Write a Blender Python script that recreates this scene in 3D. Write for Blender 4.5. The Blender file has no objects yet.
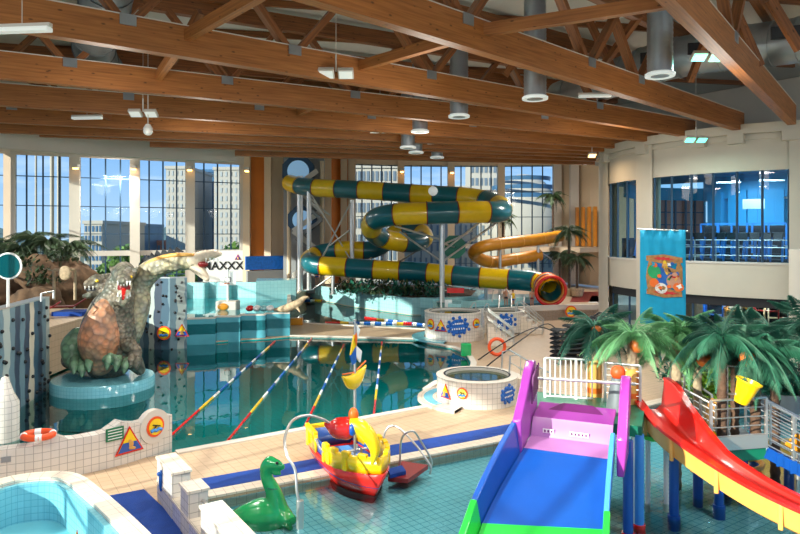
SKY = 1.0; SUN = 7.5; SUND = (.75,.66,-.34); EXPO = .5
FILLS = [(x,y,10.8,480) for y in (10,20,30) for x in (-9,1,10)]+[(-22,50,12.5,900),(-27,62,12.5,900),(14,50,12.5,900),(13,64,12.5,900)]  # positions and powers of the added fill lights
import bpy, bmesh, math, random
from mathutils import Vector, Matrix
from mathutils.geometry import tessellate_polygon
random.seed(7)
C = bpy.context.scene.collection
PI = math.pi
F_ = 650.0; H_ = 6.5; CX = 400.0; HY = 235.0     # surveyed lens and eye height of the place
def at(px, py, D):            # place at depth D
    return Vector(((px-CX)/F_*D, D, H_-(py-HY)/F_*D))
def on(px, py, z=0.0):        # place on the level z
    D = F_*(H_-z)/(py-HY)
    return Vector(((px-CX)/F_*D, D, z))
def col(r, g, b):
    def l(v):
        v /= 255.0
        return v/12.92 if v <= .04045 else ((v+.055)/1.055)**2.4
    return (l(r), l(g), l(b), 1)
# ---------------------------------------------------------------- materials
def mat(name, c, rough=.5, metal=0, noise=0, nscale=3, bump=0, bscale=20, emit=0, coat=0, c2=None, sheen=0):
    m = bpy.data.materials.new(name); m.use_nodes = True
    n = m.node_tree.nodes; l = m.node_tree.links; p = n['Principled BSDF']
    p.inputs['Roughness'].default_value = rough; p.inputs['Metallic'].default_value = metal
    p.inputs['Coat Weight'].default_value = coat
    p.inputs['Base Color'].default_value = c
    if emit:
        p.inputs['Emission Color'].default_value = c; p.inputs['Emission Strength'].default_value = emit
    tc = n.new('ShaderNodeTexCoord')
    if noise:
        t = n.new('ShaderNodeTexNoise'); t.inputs['Scale'].default_value = nscale; t.inputs['Detail'].default_value = 6
        l.new(tc.outputs['Object'], t.inputs['Vector'])
        mx = n.new('ShaderNodeMix'); mx.data_type = 'RGBA'
        d = c2 or tuple(v*(1-noise) for v in c[:3])+(1,)
        mr = n.new('ShaderNodeMapRange'); mr.inputs[1].default_value = .35; mr.inputs[2].default_value = .65
        l.new(t.outputs['Fac'], mr.inputs[0]); l.new(mr.outputs[0], mx.inputs['Factor'])
        mx.inputs['A'].default_value = c; mx.inputs['B'].default_value = d
        l.new(mx.outputs['Result'], p.inputs['Base Color'])
    if bump:
        t = n.new('ShaderNodeTexNoise'); t.inputs['Scale'].default_value = bscale
        l.new(tc.outputs['Object'], t.inputs['Vector'])
        b = n.new('ShaderNodeBump'); b.inputs['Strength'].default_value = bump; b.inputs['Distance'].default_value = .05
        l.new(t.outputs['Fac'], b.inputs['Height']); l.new(b.outputs[0], p.inputs['Normal'])
    return m
def tile(name, c, g, w=.25, h=None, rough=.25, var=.06, mortar=.03):
    m = bpy.data.materials.new(name); m.use_nodes = True
    n = m.node_tree.nodes; l = m.node_tree.links; p = n['Principled BSDF']
    uv = n.new('ShaderNodeUVMap'); br = n.new('ShaderNodeTexBrick'); br.offset = 0; br.squash = 1
    br.inputs['Scale'].default_value = 1; br.inputs['Brick Width'].default_value = w; br.inputs['Row Height'].default_value = h or w
    br.inputs['Mortar Size'].default_value = w*mortar; br.inputs['Mortar Smooth'].default_value = .1
    br.inputs['Color1'].default_value = c; br.inputs['Color2'].default_value = tuple(v*(1-var) for v in c[:3])+(1,)
    br.inputs['Mortar'].default_value = g
    l.new(uv.outputs[0], br.inputs['Vector'])
    tc = n.new('ShaderNodeTexCoord'); t = n.new('ShaderNodeTexNoise'); t.inputs['Scale'].default_value = .7; t.inputs['Detail'].default_value = 4
    l.new(tc.outputs['Object'], t.inputs['Vector'])
    mr = n.new('ShaderNodeMapRange'); mr.inputs[3].default_value = 1-var*1.5; mr.inputs[4].default_value = 1+var
    l.new(t.outputs['Fac'], mr.inputs[0])
    vm = n.new('ShaderNodeVectorMath'); vm.operation = 'SCALE'
    l.new(br.outputs['Color'], vm.inputs[0]); l.new(mr.outputs[0], vm.inputs['Scale'])
    l.new(vm.outputs[0], p.inputs['Base Color']); p.inputs['Roughness'].default_value = rough
    return m
def wood(name, c, d, sx=1.0):
    m = bpy.data.materials.new(name); m.use_nodes = True
    n = m.node_tree.nodes; l = m.node_tree.links; p = n['Principled BSDF']
    uv = n.new('ShaderNodeUVMap'); mp = n.new('ShaderNodeMapping'); mp.inputs['Scale'].default_value = (.6*sx, 14, 1)
    l.new(uv.outputs[0], mp.inputs[0])
    t = n.new('ShaderNodeTexNoise'); t.inputs['Scale'].default_value = 1.2; t.inputs['Detail'].default_value = 8
    l.new(mp.outputs[0], t.inputs['Vector'])
    mr = n.new('ShaderNodeMapRange'); mr.inputs[1].default_value = .3; mr.inputs[2].default_value = .7
    l.new(t.outputs['Fac'], mr.inputs[0])
    mx = n.new('ShaderNodeMix'); mx.data_type = 'RGBA'; mx.inputs['A'].default_value = c; mx.inputs['B'].default_value = d
    l.new(mr.outputs[0], mx.inputs['Factor'])
    # knots
    m2 = n.new('ShaderNodeMapping'); m2.inputs['Scale'].default_value = (1.6, 3.5, 1); l.new(uv.outputs[0], m2.inputs[0])
    v = n.new('ShaderNodeTexVoronoi'); v.inputs['Scale'].default_value = 1.4; l.new(m2.outputs[0], v.inputs['Vector'])
    r2 = n.new('ShaderNodeMapRange'); r2.inputs[1].default_value = .07; r2.inputs[2].default_value = .16; r2.inputs[3].default_value = .35; r2.inputs[4].default_value = 1
    l.new(v.outputs['Distance'], r2.inputs[0])
    vm = n.new('ShaderNodeVectorMath'); vm.operation = 'SCALE'; l.new(mx.outputs['Result'], vm.inputs[0]); l.new(r2.outputs[0], vm.inputs['Scale'])
    l.new(vm.outputs[0], p.inputs['Base Color']); p.inputs['Roughness'].default_value = .5
    return m
def clear(name, tint, ior=1.33, wave=0, wscale=6, rough=0.0, refl=1.0):
    m = bpy.data.materials.new(name); m.use_nodes = True
    n = m.node_tree.nodes; l = m.node_tree.links; n.clear()
    out = n.new('ShaderNodeOutputMaterial'); mx = n.new('ShaderNodeMixShader')
    tr = n.new('ShaderNodeBsdfTransparent'); tr.inputs[0].default_value = tint
    gl = n.new('ShaderNodeBsdfGlossy'); gl.inputs['Roughness'].default_value = rough
    gl.inputs['Color'].default_value = (refl, refl, refl, 1)
    fr = n.new('ShaderNodeFresnel'); fr.inputs['IOR'].default_value = ior
    l.new(fr.outputs[0], mx.inputs[0]); l.new(tr.outputs[0], mx.inputs[1]); l.new(gl.outputs[0], mx.inputs[2]); l.new(mx.outputs[0], out.inputs[0])
    if wave:
        tc = n.new('ShaderNodeTexCoord'); t = n.new('ShaderNodeTexNoise'); t.inputs['Scale'].default_value = wscale; t.inputs['Detail'].default_value = 2
        mp = n.new('ShaderNodeMapping'); mp.inputs['Scale'].default_value = (1, .6, 1)
        l.new(tc.outputs['Object'], mp.inputs[0]); l.new(mp.outputs[0], t.inputs['Vector'])
        b = n.new('ShaderNodeBump'); b.inputs['Strength'].default_value = wave; b.inputs['Distance'].default_value = .02
        l.new(t.outputs['Fac'], b.inputs['Height']); l.new(b.outputs[0], gl.inputs['Normal']); l.new(b.outputs[0], fr.inputs['Normal'])
    return m
M = {}
M['white'] = mat('painted_white', col(212,204,192), .6, noise=.06, nscale=.6)
M['tower'] = mat('cream_plaster', col(206,198,182), .75, noise=.08, nscale=.5)
M['cream'] = mat('cream_wall', col(222,200,170), .7, noise=.08, nscale=.4)
M['orange_wall'] = mat('orange_wall', col(222,128,40), .6, noise=.15, nscale=.4)
M['steel'] = mat('stainless_steel', col(205,205,202), .35, .85)
M['galv'] = mat('galvanised_duct', col(168,176,182), .35, .75, noise=.15, nscale=2)
M['galvd'] = mat('grey_duct_wrap', col(112,118,122), .55, .2, noise=.25, nscale=2)
M['frame'] = mat('dark_window_frame', col(42,72,98), .5)
M['wframe'] = mat('pale_window_frame', col(205,200,192), .6)
M['black'] = mat('black_plastic', col(24,25,28), .45)
M['dark'] = mat('dark_grey', col(38,40,44), .8)  # even dark grey base for slats, blinds and spikes
M['grey'] = mat('mid_grey', col(140,142,144), .6)
M['red'] = mat('red_gloss', col(214,34,28), .25, coat=.4, noise=.12, nscale=2)
M['dred'] = mat('dark_red', col(130,24,24), .4)
M['yellow'] = mat('yellow_gloss', col(248,206,12), .28, coat=.4, noise=.1, nscale=2)
M['tyellow'] = mat('tube_yellow', col(240,196,16), .3, coat=.3, noise=.08, nscale=2)
M['tteal'] = mat('tube_teal', col(8,98,108), .28, coat=.3, noise=.1, nscale=2)
M['ochre'] = mat('ochre_fibreglass', col(214,140,34), .35, noise=.15, nscale=2)
M['amber'] = mat('amber_fibreglass', col(232,172,88), .35, noise=.1, nscale=2)
M['blue'] = mat('blue_gloss', col(14,78,168), .3, coat=.3, noise=.1, nscale=1.5)
M['lblue'] = mat('light_blue_gloss', col(60,140,220), .3)
M['mat_blue'] = mat('blue_floor_mat', col(0,64,156), .85, noise=.2, nscale=3, bump=.5, bscale=120)
M['purple'] = mat('purple_gloss', col(160,58,164), .3, coat=.3, noise=.15, nscale=1.2)
M['pink'] = mat('pink_purple', col(190,126,190), .35, noise=.12, nscale=1.5)
M['dpurple'] = mat('dark_purple', col(110,20,104), .4, noise=.2, nscale=2)
M['green'] = mat('green_gloss', col(30,190,60), .3, coat=.3)
M['dgreen'] = mat('dark_green_paint', col(8,110,84), .4)
M['jade'] = mat('jade_green', col(20,168,92), .25, coat=.5, noise=.25, nscale=2)
M['orange'] = mat('orange_gloss', col(236,110,24), .35)
M['dorange'] = mat('life_ring_orange', col(236,84,30), .45)
M['rock'] = mat('brown_rock', col(112,84,60), .9, noise=.6, nscale=1.4, bump=1, bscale=3)
M['bark'] = mat('pale_trunk', col(202,176,142), .8, noise=.35, nscale=6, bump=.6, bscale=14)
M['dbark'] = mat('dark_trunk', col(92,72,58), .85, noise=.4, nscale=6, bump=.6, bscale=14)
M['leafl'] = mat('sunlit_frond', col(116,184,122), .6, noise=.35, nscale=2)  # frond green painted paler, as if sunlit
M['leafd'] = mat('dark_frond', col(40,112,88), .6, noise=.45, nscale=2)
M['leafo'] = mat('olive_leaf', col(62,84,48), .6, noise=.5, nscale=3)
M['coco'] = mat('coconut', col(206,110,44), .4)
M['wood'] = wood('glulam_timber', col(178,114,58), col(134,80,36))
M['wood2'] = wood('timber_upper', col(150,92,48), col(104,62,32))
M['roof'] = mat('roof_panels', col(205,203,198), .8, noise=.06, nscale=.3)
M['poolfloor'] = tile('deep_pool_tiles', col(0,176,178), col(0,140,144), .3)
M['deck'] = tile('beige_deck_tiles', col(196,168,138), col(160,134,108), .3, rough=.45)
M['splash'] = tile('splash_pool_tiles', col(150,212,224), col(84,160,180), .22, mortar=.05)
M['wtile'] = tile('white_wall_tiles', col(222,214,204), col(168,162,154), .2, rough=.2, mortar=.04)
M['wtile2'] = tile('lilac_wall_tiles', col(206,204,220), col(160,158,176), .15, rough=.2, mortar=.05)
M['btile'] = tile('pale_blue_tiles', col(126,196,210), col(92,164,182), .15, rough=.1, mortar=.04)
M['ttile'] = tile('pale_teal_tiles', col(160,212,214), col(128,186,190), .3, rough=.15)
M['tglass'] = mat('teal_glazed_panel', col(92,172,188), .12, noise=.2, nscale=.8)
M['coping'] = tile('coping_tiles', col(228,214,196), col(178,164,150), .25, rough=.3)
M['water'] = clear('pool_water', col(190,240,238), 1.36, .14, 1.6)
M['water2'] = clear('splash_water', col(226,246,248), 1.33, .3, 5)
M['glass'] = clear('window_glass', col(212,230,244), 1.35, refl=.4)
M['gglass'] = clear('tinted_gym_glass', col(176,222,242), 1.45, refl=.7)
M['teal'] = mat('teal_banner_cloth', col(8,160,204), .8, noise=.12, nscale=2)
M['parch'] = mat('parchment_print', col(190,140,84), .8, noise=.4, nscale=6)
M['text'] = mat('black_print', col(20,20,24), .6)
M['wprint'] = mat('white_print', col(240,240,236), .5)
M['bprint'] = mat('blue_print', col(24,104,196), .4, noise=.3, nscale=5)
M['gprint'] = mat('green_print', col(20,110,70), .5)
M['lamp'] = mat('lit_lamp_glass', col(90,255,205), .3, emit=3)
M['lampw'] = mat('warm_lamp_glass', col(255,190,100), .3, emit=6)
M['lampoff'] = mat('lamp_diffuser', col(226,232,228), .3, emit=.25)
M['skin'] = mat('skin', col(206,150,120), .5)
M['grass'] = mat('outdoor_ground', col(110,120,90), .9, noise=.3, nscale=.05)
M['hill'] = mat('far_hill', col(84,110,120), .95, noise=.2, nscale=.02)
M['tree'] = mat('outdoor_tree_leaves', col(110,150,70), .7, noise=.5, nscale=.8)
M['bwhite'] = mat('office_white', col(176,170,158), .8)
M['bglass'] = mat('office_glass', col(70,110,144), .3, noise=.3, nscale=.2)
M['bslot'] = mat('office_window_slots', col(160,166,166), .5)
M['bsoft'] = mat('facade_windows', col(104,118,130), .4)
M['bred'] = mat('brick_red', col(170,110,90), .8)
def dragon_mat(name, a, b, c3, sc=5):
    m = mat(name, a, .45, noise=1, nscale=1.3, c2=b)
    n = m.node_tree.nodes; l = m.node_tree.links; p = n['Principled BSDF']; tc = n.new('ShaderNodeTexCoord')
    v = n.new('ShaderNodeTexVoronoi'); v.inputs['Scale'].default_value = sc; l.new(tc.outputs['Object'], v.inputs['Vector'])
    b_ = n.new('ShaderNodeBump'); b_.inputs['Strength'].default_value = 1; b_.inputs['Distance'].default_value = .06
    l.new(v.outputs['Distance'], b_.inputs['Height']); l.new(b_.outputs[0], p.inputs['Normal'])
    src = p.inputs['Base Color'].links[0].from_socket
    mx = n.new('ShaderNodeMix'); mx.data_type = 'RGBA'; mx.inputs['B'].default_value = c3
    mr = n.new('ShaderNodeMapRange'); mr.inputs[1].default_value = .35; mr.inputs[2].default_value = .75; mr.inputs[4].default_value = .7
    l.new(v.outputs['Distance'], mr.inputs[0]); l.new(mr.outputs[0], mx.inputs['Factor']); l.new(src, mx.inputs['A']); l.new(mx.outputs['Result'], p.inputs['Base Color'])
    return m
M['dragon'] = dragon_mat('dragon_scales', col(150,132,112), col(96,104,92), col(60,58,52), 6)
M['belly'] = dragon_mat('dragon_belly', col(210,140,100), col(176,140,112), col(120,96,84), 4)
M['dleg'] = dragon_mat('dragon_green_leg', col(120,160,128), col(96,128,96), col(70,90,76), 4)
M['dneck'] = dragon_mat('dragon_pale_neck', col(190,178,140), col(160,160,150), col(110,104,90), 5)
# strips of the climbing walls
def climb_mat(name):
    m = bpy.data.materials.new(name); m.use_nodes = True
    n = m.node_tree.nodes; l = m.node_tree.links; p = n['Principled BSDF']
    uv = n.new('ShaderNodeUVMap'); sp = n.new('ShaderNodeSeparateXYZ'); l.new(uv.outputs[0], sp.inputs[0])
    nz = n.new('ShaderNodeTexNoise'); nz.noise_dimensions = '2D'; nz.inputs['Scale'].default_value = 1.1; l.new(uv.outputs[0], nz.inputs['Vector'])
    ad = n.new('ShaderNodeMath'); ad.operation = 'MULTIPLY_ADD'; ad.inputs[1].default_value = .35; l.new(nz.outputs['Fac'], ad.inputs[0]); l.new(sp.outputs[0], ad.inputs[2])
    sc = n.new('ShaderNodeMath'); sc.operation = 'MULTIPLY'; sc.inputs[1].default_value = 2.2; l.new(ad.outputs[0], sc.inputs[0])
    fl = n.new('ShaderNodeMath'); fl.operation = 'FLOOR'; l.new(sc.outputs[0], fl.inputs[0])
    wn = n.new('ShaderNodeTexWhiteNoise'); wn.noise_dimensions = '1D'; l.new(fl.outputs[0], wn.inputs['W'])
    cr = n.new('ShaderNodeValToRGB'); cr.color_ramp.interpolation = 'CONSTANT'; e = cr.color_ramp.elements
    e[0].color = col(66,96,116); e[1].position = .25; e[1].color = col(206,196,176)
    for pos, c in ((.45, col(108,134,146)), (.65, col(60,74,92)), (.82, col(170,180,176))):
        q = e.new(pos); q.color = c
    l.new(wn.outputs['Value'], cr.inputs[0]); l.new(cr.outputs[0], p.inputs['Base Color']); p.inputs['Roughness'].default_value = .4
    return m
M['climb'] = climb_mat('climbing_wall_mosaic')
# ---------------------------------------------------------------- mesh building
UX, UY = .83, .56             # the tiling runs along the pool edges
OFF = {}
class G:
    def __init__(s): s.v = []; s.f = []; s.uv = {}
    def add(s, V, Fs, uvs=None):
        b = len(s.v); s.v += [Vector(v) for v in V]
        for i, f in enumerate(Fs):
            if uvs: s.uv[len(s.f)] = uvs[i]
            s.f.append([b+k for k in f])
        return s
    def box(s, c, d, rz=0, R=None):
        R = R or Matrix.Rotation(rz, 3, 'Z'); c = Vector(c); x, y, z = d[0]/2, d[1]/2, d[2]/2
        V = [c+R@Vector((a*x, b*y, e*z)) for a in (-1, 1) for b in (-1, 1) for e in (-1, 1)]
        return s.add(V, [(0,1,3,2),(4,6,7,5),(0,4,5,1),(2,3,7,6),(0,2,6,4),(1,5,7,3)])
    def beam(s, a, b, w, h, up=(0,0,1)):       # rectangular bar from a to b
        a, b = Vector(a), Vector(b); d = (b-a); L = d.length; d.normalize()
        u = Vector(up); x = d.cross(u)
        if x.length < 1e-4: x = d.cross(Vector((1,0,0)))
        x.normalize(); y = x.cross(d)
        V = [p+x*(i*w/2)+y*(j*h/2) for p in (a, b) for i, j in ((-1,-1),(1,-1),(1,1),(-1,1))]
        fs = [(0,3,2,1),(4,5,6,7)]; uvs = [[(0,0),(0,h),(w,h),(w,0)], [(0,0),(w,0),(w,h),(0,h)]]
        o = random.random()*7
        for k in range(4):
            q = (k+1) % 4; fs.append((k,q,q+4,k+4)); ww = w if k % 2 == 0 else h
            uvs.append([(0,o),(0,o+ww),(L,o+ww),(L,o)])
        return s.add(V, fs, uvs)
    def tube(s, P, r, n=10, cap=True, closed=False, sq=None):
        P = [Vector(p) for p in P]; m = len(P); R = r if isinstance(r, (list, tuple)) else [r]*m
        prev = None; V = []
        for i in range(m):
            if closed: t = P[(i+1) % m]-P[i-1]
            else: t = P[min(i+1, m-1)]-P[max(i-1, 0)]
            t.normalize()
            if prev is None:
                x = t.cross(Vector((0,0,1)))
                if x.length < 1e-3: x = t.cross(Vector((0,1,0)))
                x.normalize()
            else:
                x = prev-t*prev.dot(t); x.normalize()
            prev = x; y = t.cross(x)
            rx, ry = (R[i] if isinstance(R[i], (list, tuple)) else (R[i], R[i]))
            for k in range(n):
                a = 2*PI*k/n; V.append(P[i]+x*(rx*math.cos(a))+y*(ry*math.sin(a)))
        fs = []
        for i in range(m if closed else m-1):
            j = (i+1) % m
            for k in range(n):
                q = (k+1) % n; fs.append((i*n+k, i*n+q, j*n+q, j*n+k))
        if cap and not closed:
            fs.append(tuple(range(n-1, -1, -1))); fs.append(tuple((m-1)*n+k for k in range(n)))
        return s.add(V, fs)
    def cyl(s, a, b, r, r2=None, n=12): return s.tube([a, b], [r, r if r2 is None else r2], n)
    def lathe(s, prof, c=(0,0,0), n=32, a0=0, a1=2*PI):
        c = Vector(c); full = abs(a1-a0-2*PI) < 1e-6; m = n if full else n+1; V = []; uvs = []; fs = []
        acc = [0]
        for i in range(1, len(prof)): acc.append(acc[-1]+math.dist(prof[i], prof[i-1]))
        for k in range(m):
            a = a0+(a1-a0)*k/n
            for r, z in prof: V.append(c+Vector((r*math.cos(a), r*math.sin(a), z)))
        L = len(prof); rm = max(p[0] for p in prof)
        for k in range(n):
            q = (k+1) % m
            for i in range(L-1):
                fs.append((k*L+i, q*L+i, q*L+i+1, k*L+i+1))
                u0, u1 = rm*(a0+(a1-a0)*k/n), rm*(a0+(a1-a0)*(k+1)/n)
                uvs.append([(u0,acc[i]),(u1,acc[i]),(u1,acc[i+1]),(u0,acc[i+1])])
        return s.add(V, fs, uvs)
    def sph(s, c, r, n=16, m=10):
        r = (r, r, r) if not isinstance(r, (list, tuple)) else r; c = Vector(c); V = [c+Vector((0,0,r[2]))]
        for i in range(1, m):
            for k in range(n):
                a, b = PI*i/m, 2*PI*k/n
                V.append(c+Vector((r[0]*math.sin(a)*math.cos(b), r[1]*math.sin(a)*math.sin(b), r[2]*math.cos(a))))
        V.append(c-Vector((0,0,r[2]))); e = len(V)-1; fs = []
        for k in range(n):
            q = (k+1) % n; fs.append((0, 1+k, 1+q)); fs.append((e, 1+(m-2)*n+q, 1+(m-2)*n+k))
            for i in range(m-2): fs.append((1+i*n+k, 1+(i+1)*n+k, 1+(i+1)*n+q, 1+i*n+q))
        return s.add(V, fs)
    def prism(s, poly, z0, z1, top=True, bot=True, holes=(), sides=True):
        loops = [list(poly)]+[list(h) for h in holes]
        flat = [p for lp in loops for p in lp]; n = len(flat)
        tri = tessellate_polygon([[Vector((p[0], p[1], 0)) for p in lp] for lp in loops])
        V = [(p[0], p[1], z1) for p in flat]+[(p[0], p[1], z0) for p in flat]; fs = []
        def up(t):
            a, b, c = [flat[i] for i in t]
            return (b[0]-a[0])*(c[1]-a[1])-(b[1]-a[1])*(c[0]-a[0]) > 0
        for t in tri:
            t = tuple(t) if up(t) else tuple(reversed(t))
            if top: fs.append(t)
            if bot: fs.append(tuple(n+i for i in reversed(t)))
        uvs = [None]*len(fs)
        if sides:
            o = 0
            for lp in loops:
                k = len(lp); acc = 0
                for i in range(k):
                    j = (i+1) % k; d = math.dist(lp[i], lp[j])
                    fs.append((o+i, n+o+i, n+o+j, o+j)); uvs.append([(acc,z1),(acc,z0),(acc+d,z0),(acc+d,z1)]); acc += d
                o += k
        b = len(s.f); s.add(V, fs)
        for i, u in enumerate(uvs):
            if u: s.uv[b+i] = u
        return s
    def wall(s, path, th, z0, z1, side=1):     # thick wall along a path; z1 may be a list
        P = [Vector((p[0], p[1])) for p in path]; m = len(P); Z = z1 if isinstance(z1, list) else [z1]*m; Y0 = z0 if isinstance(z0, list) else [z0]*m; z0 = Y0[0]; V = []; acc = [0]
        for i in range(1, m): acc.append(acc[-1]+(P[i]-P[i-1]).length)
        for i in range(m):
            t = P[min(i+1, m-1)]-P[max(i-1, 0)]; t.normalize(); nn = Vector((-t.y, t.x))*th*side
            q = P[i]+nn
            V += [(P[i].x,P[i].y,Y0[i]),(P[i].x,P[i].y,Z[i]),(q.x,q.y,Z[i]),(q.x,q.y,Y0[i])]
        fs = []; uvs = []
        for i in range(m-1):
            for k in range(4):
                q = (k+1) % 4; fs.append((4*i+k, 4*i+q, 4*i+4+q, 4*i+4+k))
                a, b = acc[i], acc[i+1]
                va, vb = ((z0, Z[i]) if k == 0 else (0, th) if k in (1, 3) else (Z[i], z0))
                vc = Z[i+1] if k == 0 else vb
                uvs.append([(a,va),(a,vb),(b,vc if k == 0 else vb),(b,va)])
        fs.append((0,3,2,1)); uvs.append([(0,z0),(th,z0),(th,Z[0]),(0,Z[0])])
        e = 4*(m-1); fs.append((e,e+1,e+2,e+3)); uvs.append([(0,z0),(0,Z[-1]),(th,Z[-1]),(th,z0)])
        return s.add(V, fs, uvs)
    def obj(s, name, m, parent=None, smooth=False, label=None, cat=None, group=None, kind=None, origin=None, bevel=0, fix=True):
        off = Vector((0,0,0))
        if parent is not None: off = OFF.get(parent.name, off)
        else:
            if origin is not None: off = Vector(origin)
            elif s.v:
                xs = [v.x for v in s.v]; ys = [v.y for v in s.v]
                off = Vector(((min(xs)+max(xs))/2, (min(ys)+max(ys))/2, min(v.z for v in s.v)))
        me = bpy.data.meshes.new(name); me.from_pydata([tuple(v-off) for v in s.v], [], s.f); me.materials.append(M[m] if isinstance(m, str) else m)
        uvl = me.uv_layers.new(name='UVMap')
        for p in me.polygons:
            u = s.uv.get(p.index)
            nn = p.normal
            for k, li in enumerate(p.loop_indices):
                if u and len(u) == p.loop_total: uvl.data[li].uv = u[k]; continue
                co = s.v[me.loops[li].vertex_index]
                if abs(nn.z) > .7: uvl.data[li].uv = (co.x*UX+co.y*UY, -co.x*UY+co.y*UX)
                else:
                    t = Vector((-nn.y, nn.x, 0)); t.normalize(); uvl.data[li].uv = (co.dot(t), co.z)
        if fix:
            bm = bmesh.new(); bm.from_mesh(me); bmesh.ops.recalc_face_normals(bm, faces=bm.faces); bm.to_mesh(me); bm.free()
        if smooth:
            me.polygons.foreach_set('use_smooth', [True]*len(me.polygons))
            if smooth != 'all': me.set_sharp_from_angle(angle=math.radians(42))
        o = bpy.data.objects.new(name, me); C.objects.link(o)
        if parent is not None: o.parent = parent; OFF[o.name] = off
        else: o.location = off; OFF[o.name] = off
        if bevel:
            b = o.modifiers.new('bevel', 'BEVEL'); b.width = bevel; b.segments = 2; b.limit_method = 'ANGLE'
        if label: o['label'] = label
        if cat: o['category'] = cat
        if group: o['group'] = group
        if kind: o['kind'] = kind
        return o
def thing(name, label, cat, loc=(0,0,0), rz=0, group=None, local=False):
    o = bpy.data.objects.new(name, None); C.objects.link(o); o.location = loc; o.rotation_euler = (0,0,rz); o.empty_display_size = .1
    o['label'] = label; o['category'] = cat
    if group: o['group'] = group
    OFF[o.name] = Vector((0,0,0)) if local else Vector(loc)
    return o
def dup(root, loc, rz=0, label=None, sc=None):
    r = root.copy(); C.objects.link(r); r.location = loc; r.rotation_euler = (0,0,rz)
    if sc: r.scale = (sc,sc,sc)
    if label: r['label'] = label
    def rec(a, b):
        for ch in list(a.children):
            c = ch.copy(); C.objects.link(c); c.parent = b; rec(ch, c)
    rec(root, r); return r
def struct(g, name, m, parent=None, **k):
    return g.obj(name, m, parent, kind='structure', **k)
def text(body, size, m, parent, loc, rot, name='lettering'):
    c = bpy.data.curves.new(name, 'FONT'); c.body = body; c.size = size; c.extrude = .004; c.offset = .02; c.align_x = 'CENTER'; c.align_y = 'CENTER'
    c.materials.append(M[m]); o = bpy.data.objects.new(name, c); C.objects.link(o); o.parent = parent
    o.location = Vector(loc)-OFF.get(parent.name, Vector((0,0,0))); o.rotation_euler = rot
    bpy.context.view_layer.update(); me = bpy.data.meshes.new_from_object(o.evaluated_get(bpy.context.evaluated_depsgraph_get()))
    q = bpy.data.objects.new(name, me); C.objects.link(q); q.parent = parent; q.location = o.location; q.rotation_euler = rot; bpy.data.objects.remove(o); return q
def organic(name, g, m, parent, vox=.06, it=6, **k):
    o = g.obj(name, m, parent, **k)
    r = o.modifiers.new('remesh', 'REMESH'); r.mode = 'VOXEL'; r.voxel_size = vox; r.use_smooth_shade = True
    s = o.modifiers.new('smooth', 'SMOOTH'); s.iterations = it; s.factor = .5
    return o
def spline(P, n=8):
    P = [Vector(p) for p in P]; out = []
    for i in range(len(P)-1):
        a, b, c, d = P[max(i-1,0)], P[i], P[i+1], P[min(i+2, len(P)-1)]
        for k in range(n):
            t = k/n; out.append(.5*((2*b)+(c-a)*t+(2*a-5*b+4*c-d)*t*t+(3*b-a-3*c+d)*t**3))
    out.append(P[-1]); return out
# ================================================================ THE SETTING
def xy(v): return (v[0], v[1])
MAIN = [(-14.2,15.6),(-12.4,15.9),(-10.3,16.9),(-8.8,17.7),(-7.9,18.6),(-6.8,19.45),(1.15,24.85),(1.0,26.0),(0.95,27.4),(1.5,28.8),(2.6,29.8),(3.3,31.2),
        (3.6,33),(3.6,35.6),(3.0,37.6),(1.7,39),(1.2,40.6),(-7.1,41.8),(-8.4,41.0),(-9.6,40.6),(-11,39.9),(-12.6,39.1),(-14.5,38.6),(-19.5,37),(-19.5,30),(-16.4,28.4),(-15.2,22.8)]
wdir = Vector((.56,-.83)); udir = Vector((.83,.56))
w0 = Vector((-5.95,15.95))       # far end of the low tiled wall
cp0 = w0+udir*.36+wdir*(-.25); cp1 = on(498,443.5); e0 = on(262,489)
SPL = [xy(e0-(cp1-e0).normalized()*1.9), xy(cp1), xy(Vector(cp1)+Vector((udir.x*14, udir.y*14, 0))), (20,14), (12,5.5), (0,5.5), (-1.2,8.2)]
FARP = [(-8.0,48.3),(2.7,44.6),(3.1,46.6),(2.6,53),(1,53),(-5,60),(-9.5,68),(-12,70),(-13,60)]
HALL = [(-36,59),(-27.5,37),(-19.6,25),(-17,14),(-15.5,2),(-15.5,-4),(30,-4),(34,40),(34,80),(-20,80),(-37,70)]
g = G(); g.prism(HALL, -.06, 0, bot=False, holes=(MAIN, SPL, FARP)); struct(g, 'floor', 'deck')
def basin(name, poly, z, m):
    g = G(); g.prism(poly, z-.05, z); n = len(g.f)
    g2 = G(); g2.prism(poly, z, -.06, top=False, bot=False)
    g.add(g2.v, g2.f, [g2.uv.get(i) for i in range(len(g2.f))]); return struct(g, name, m)
basin('floor_1', MAIN, -1.5, 'poolfloor'); basin('floor_2', SPL, -.35, 'splash'); basin('floor_3', FARP, -1.2, 'poolfloor')
for nm, poly, m, lab, z in (('pool_water', MAIN, 'water', 'deep teal water of the large main pool', -.12), ('pool_water', SPL, 'water2', 'shallow blue water of the splash pool under the slides', -.1),
                         ('pool_water', FARP, 'water', 'teal water of the far lap pool beyond the beige walkway', -.1)):
    g = G(); g.prism(poly, z-.01, z, sides=False, bot=False); g.obj(nm, m, label=lab, cat='water', kind='stuff', fix=False)
def edge(path, w, z0, z1, name, m='coping', side=1, par=None):
    g = G(); g.wall(path, w, z0, z1, side); return struct(g, name, m)
edge([(-6.75,19.5),(1.15,24.85),(1.0,26.0),(0.95,27.4),(1.5,28.8),(2.6,29.8),(3.3,31.2),(3.6,33),(3.6,35.6),(3.0,37.6),(1.7,39),(1.2,40.6),(-7.1,41.8)], .3, -.3, .05, 'trim_1', 'white', -1)
e1 = e0-(cp1-e0).normalized()*1.9
edge([xy(e1), xy(cp1), SPL[2]], .45, -.3, .06, 'trim_2', 'coping', 1)
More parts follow.
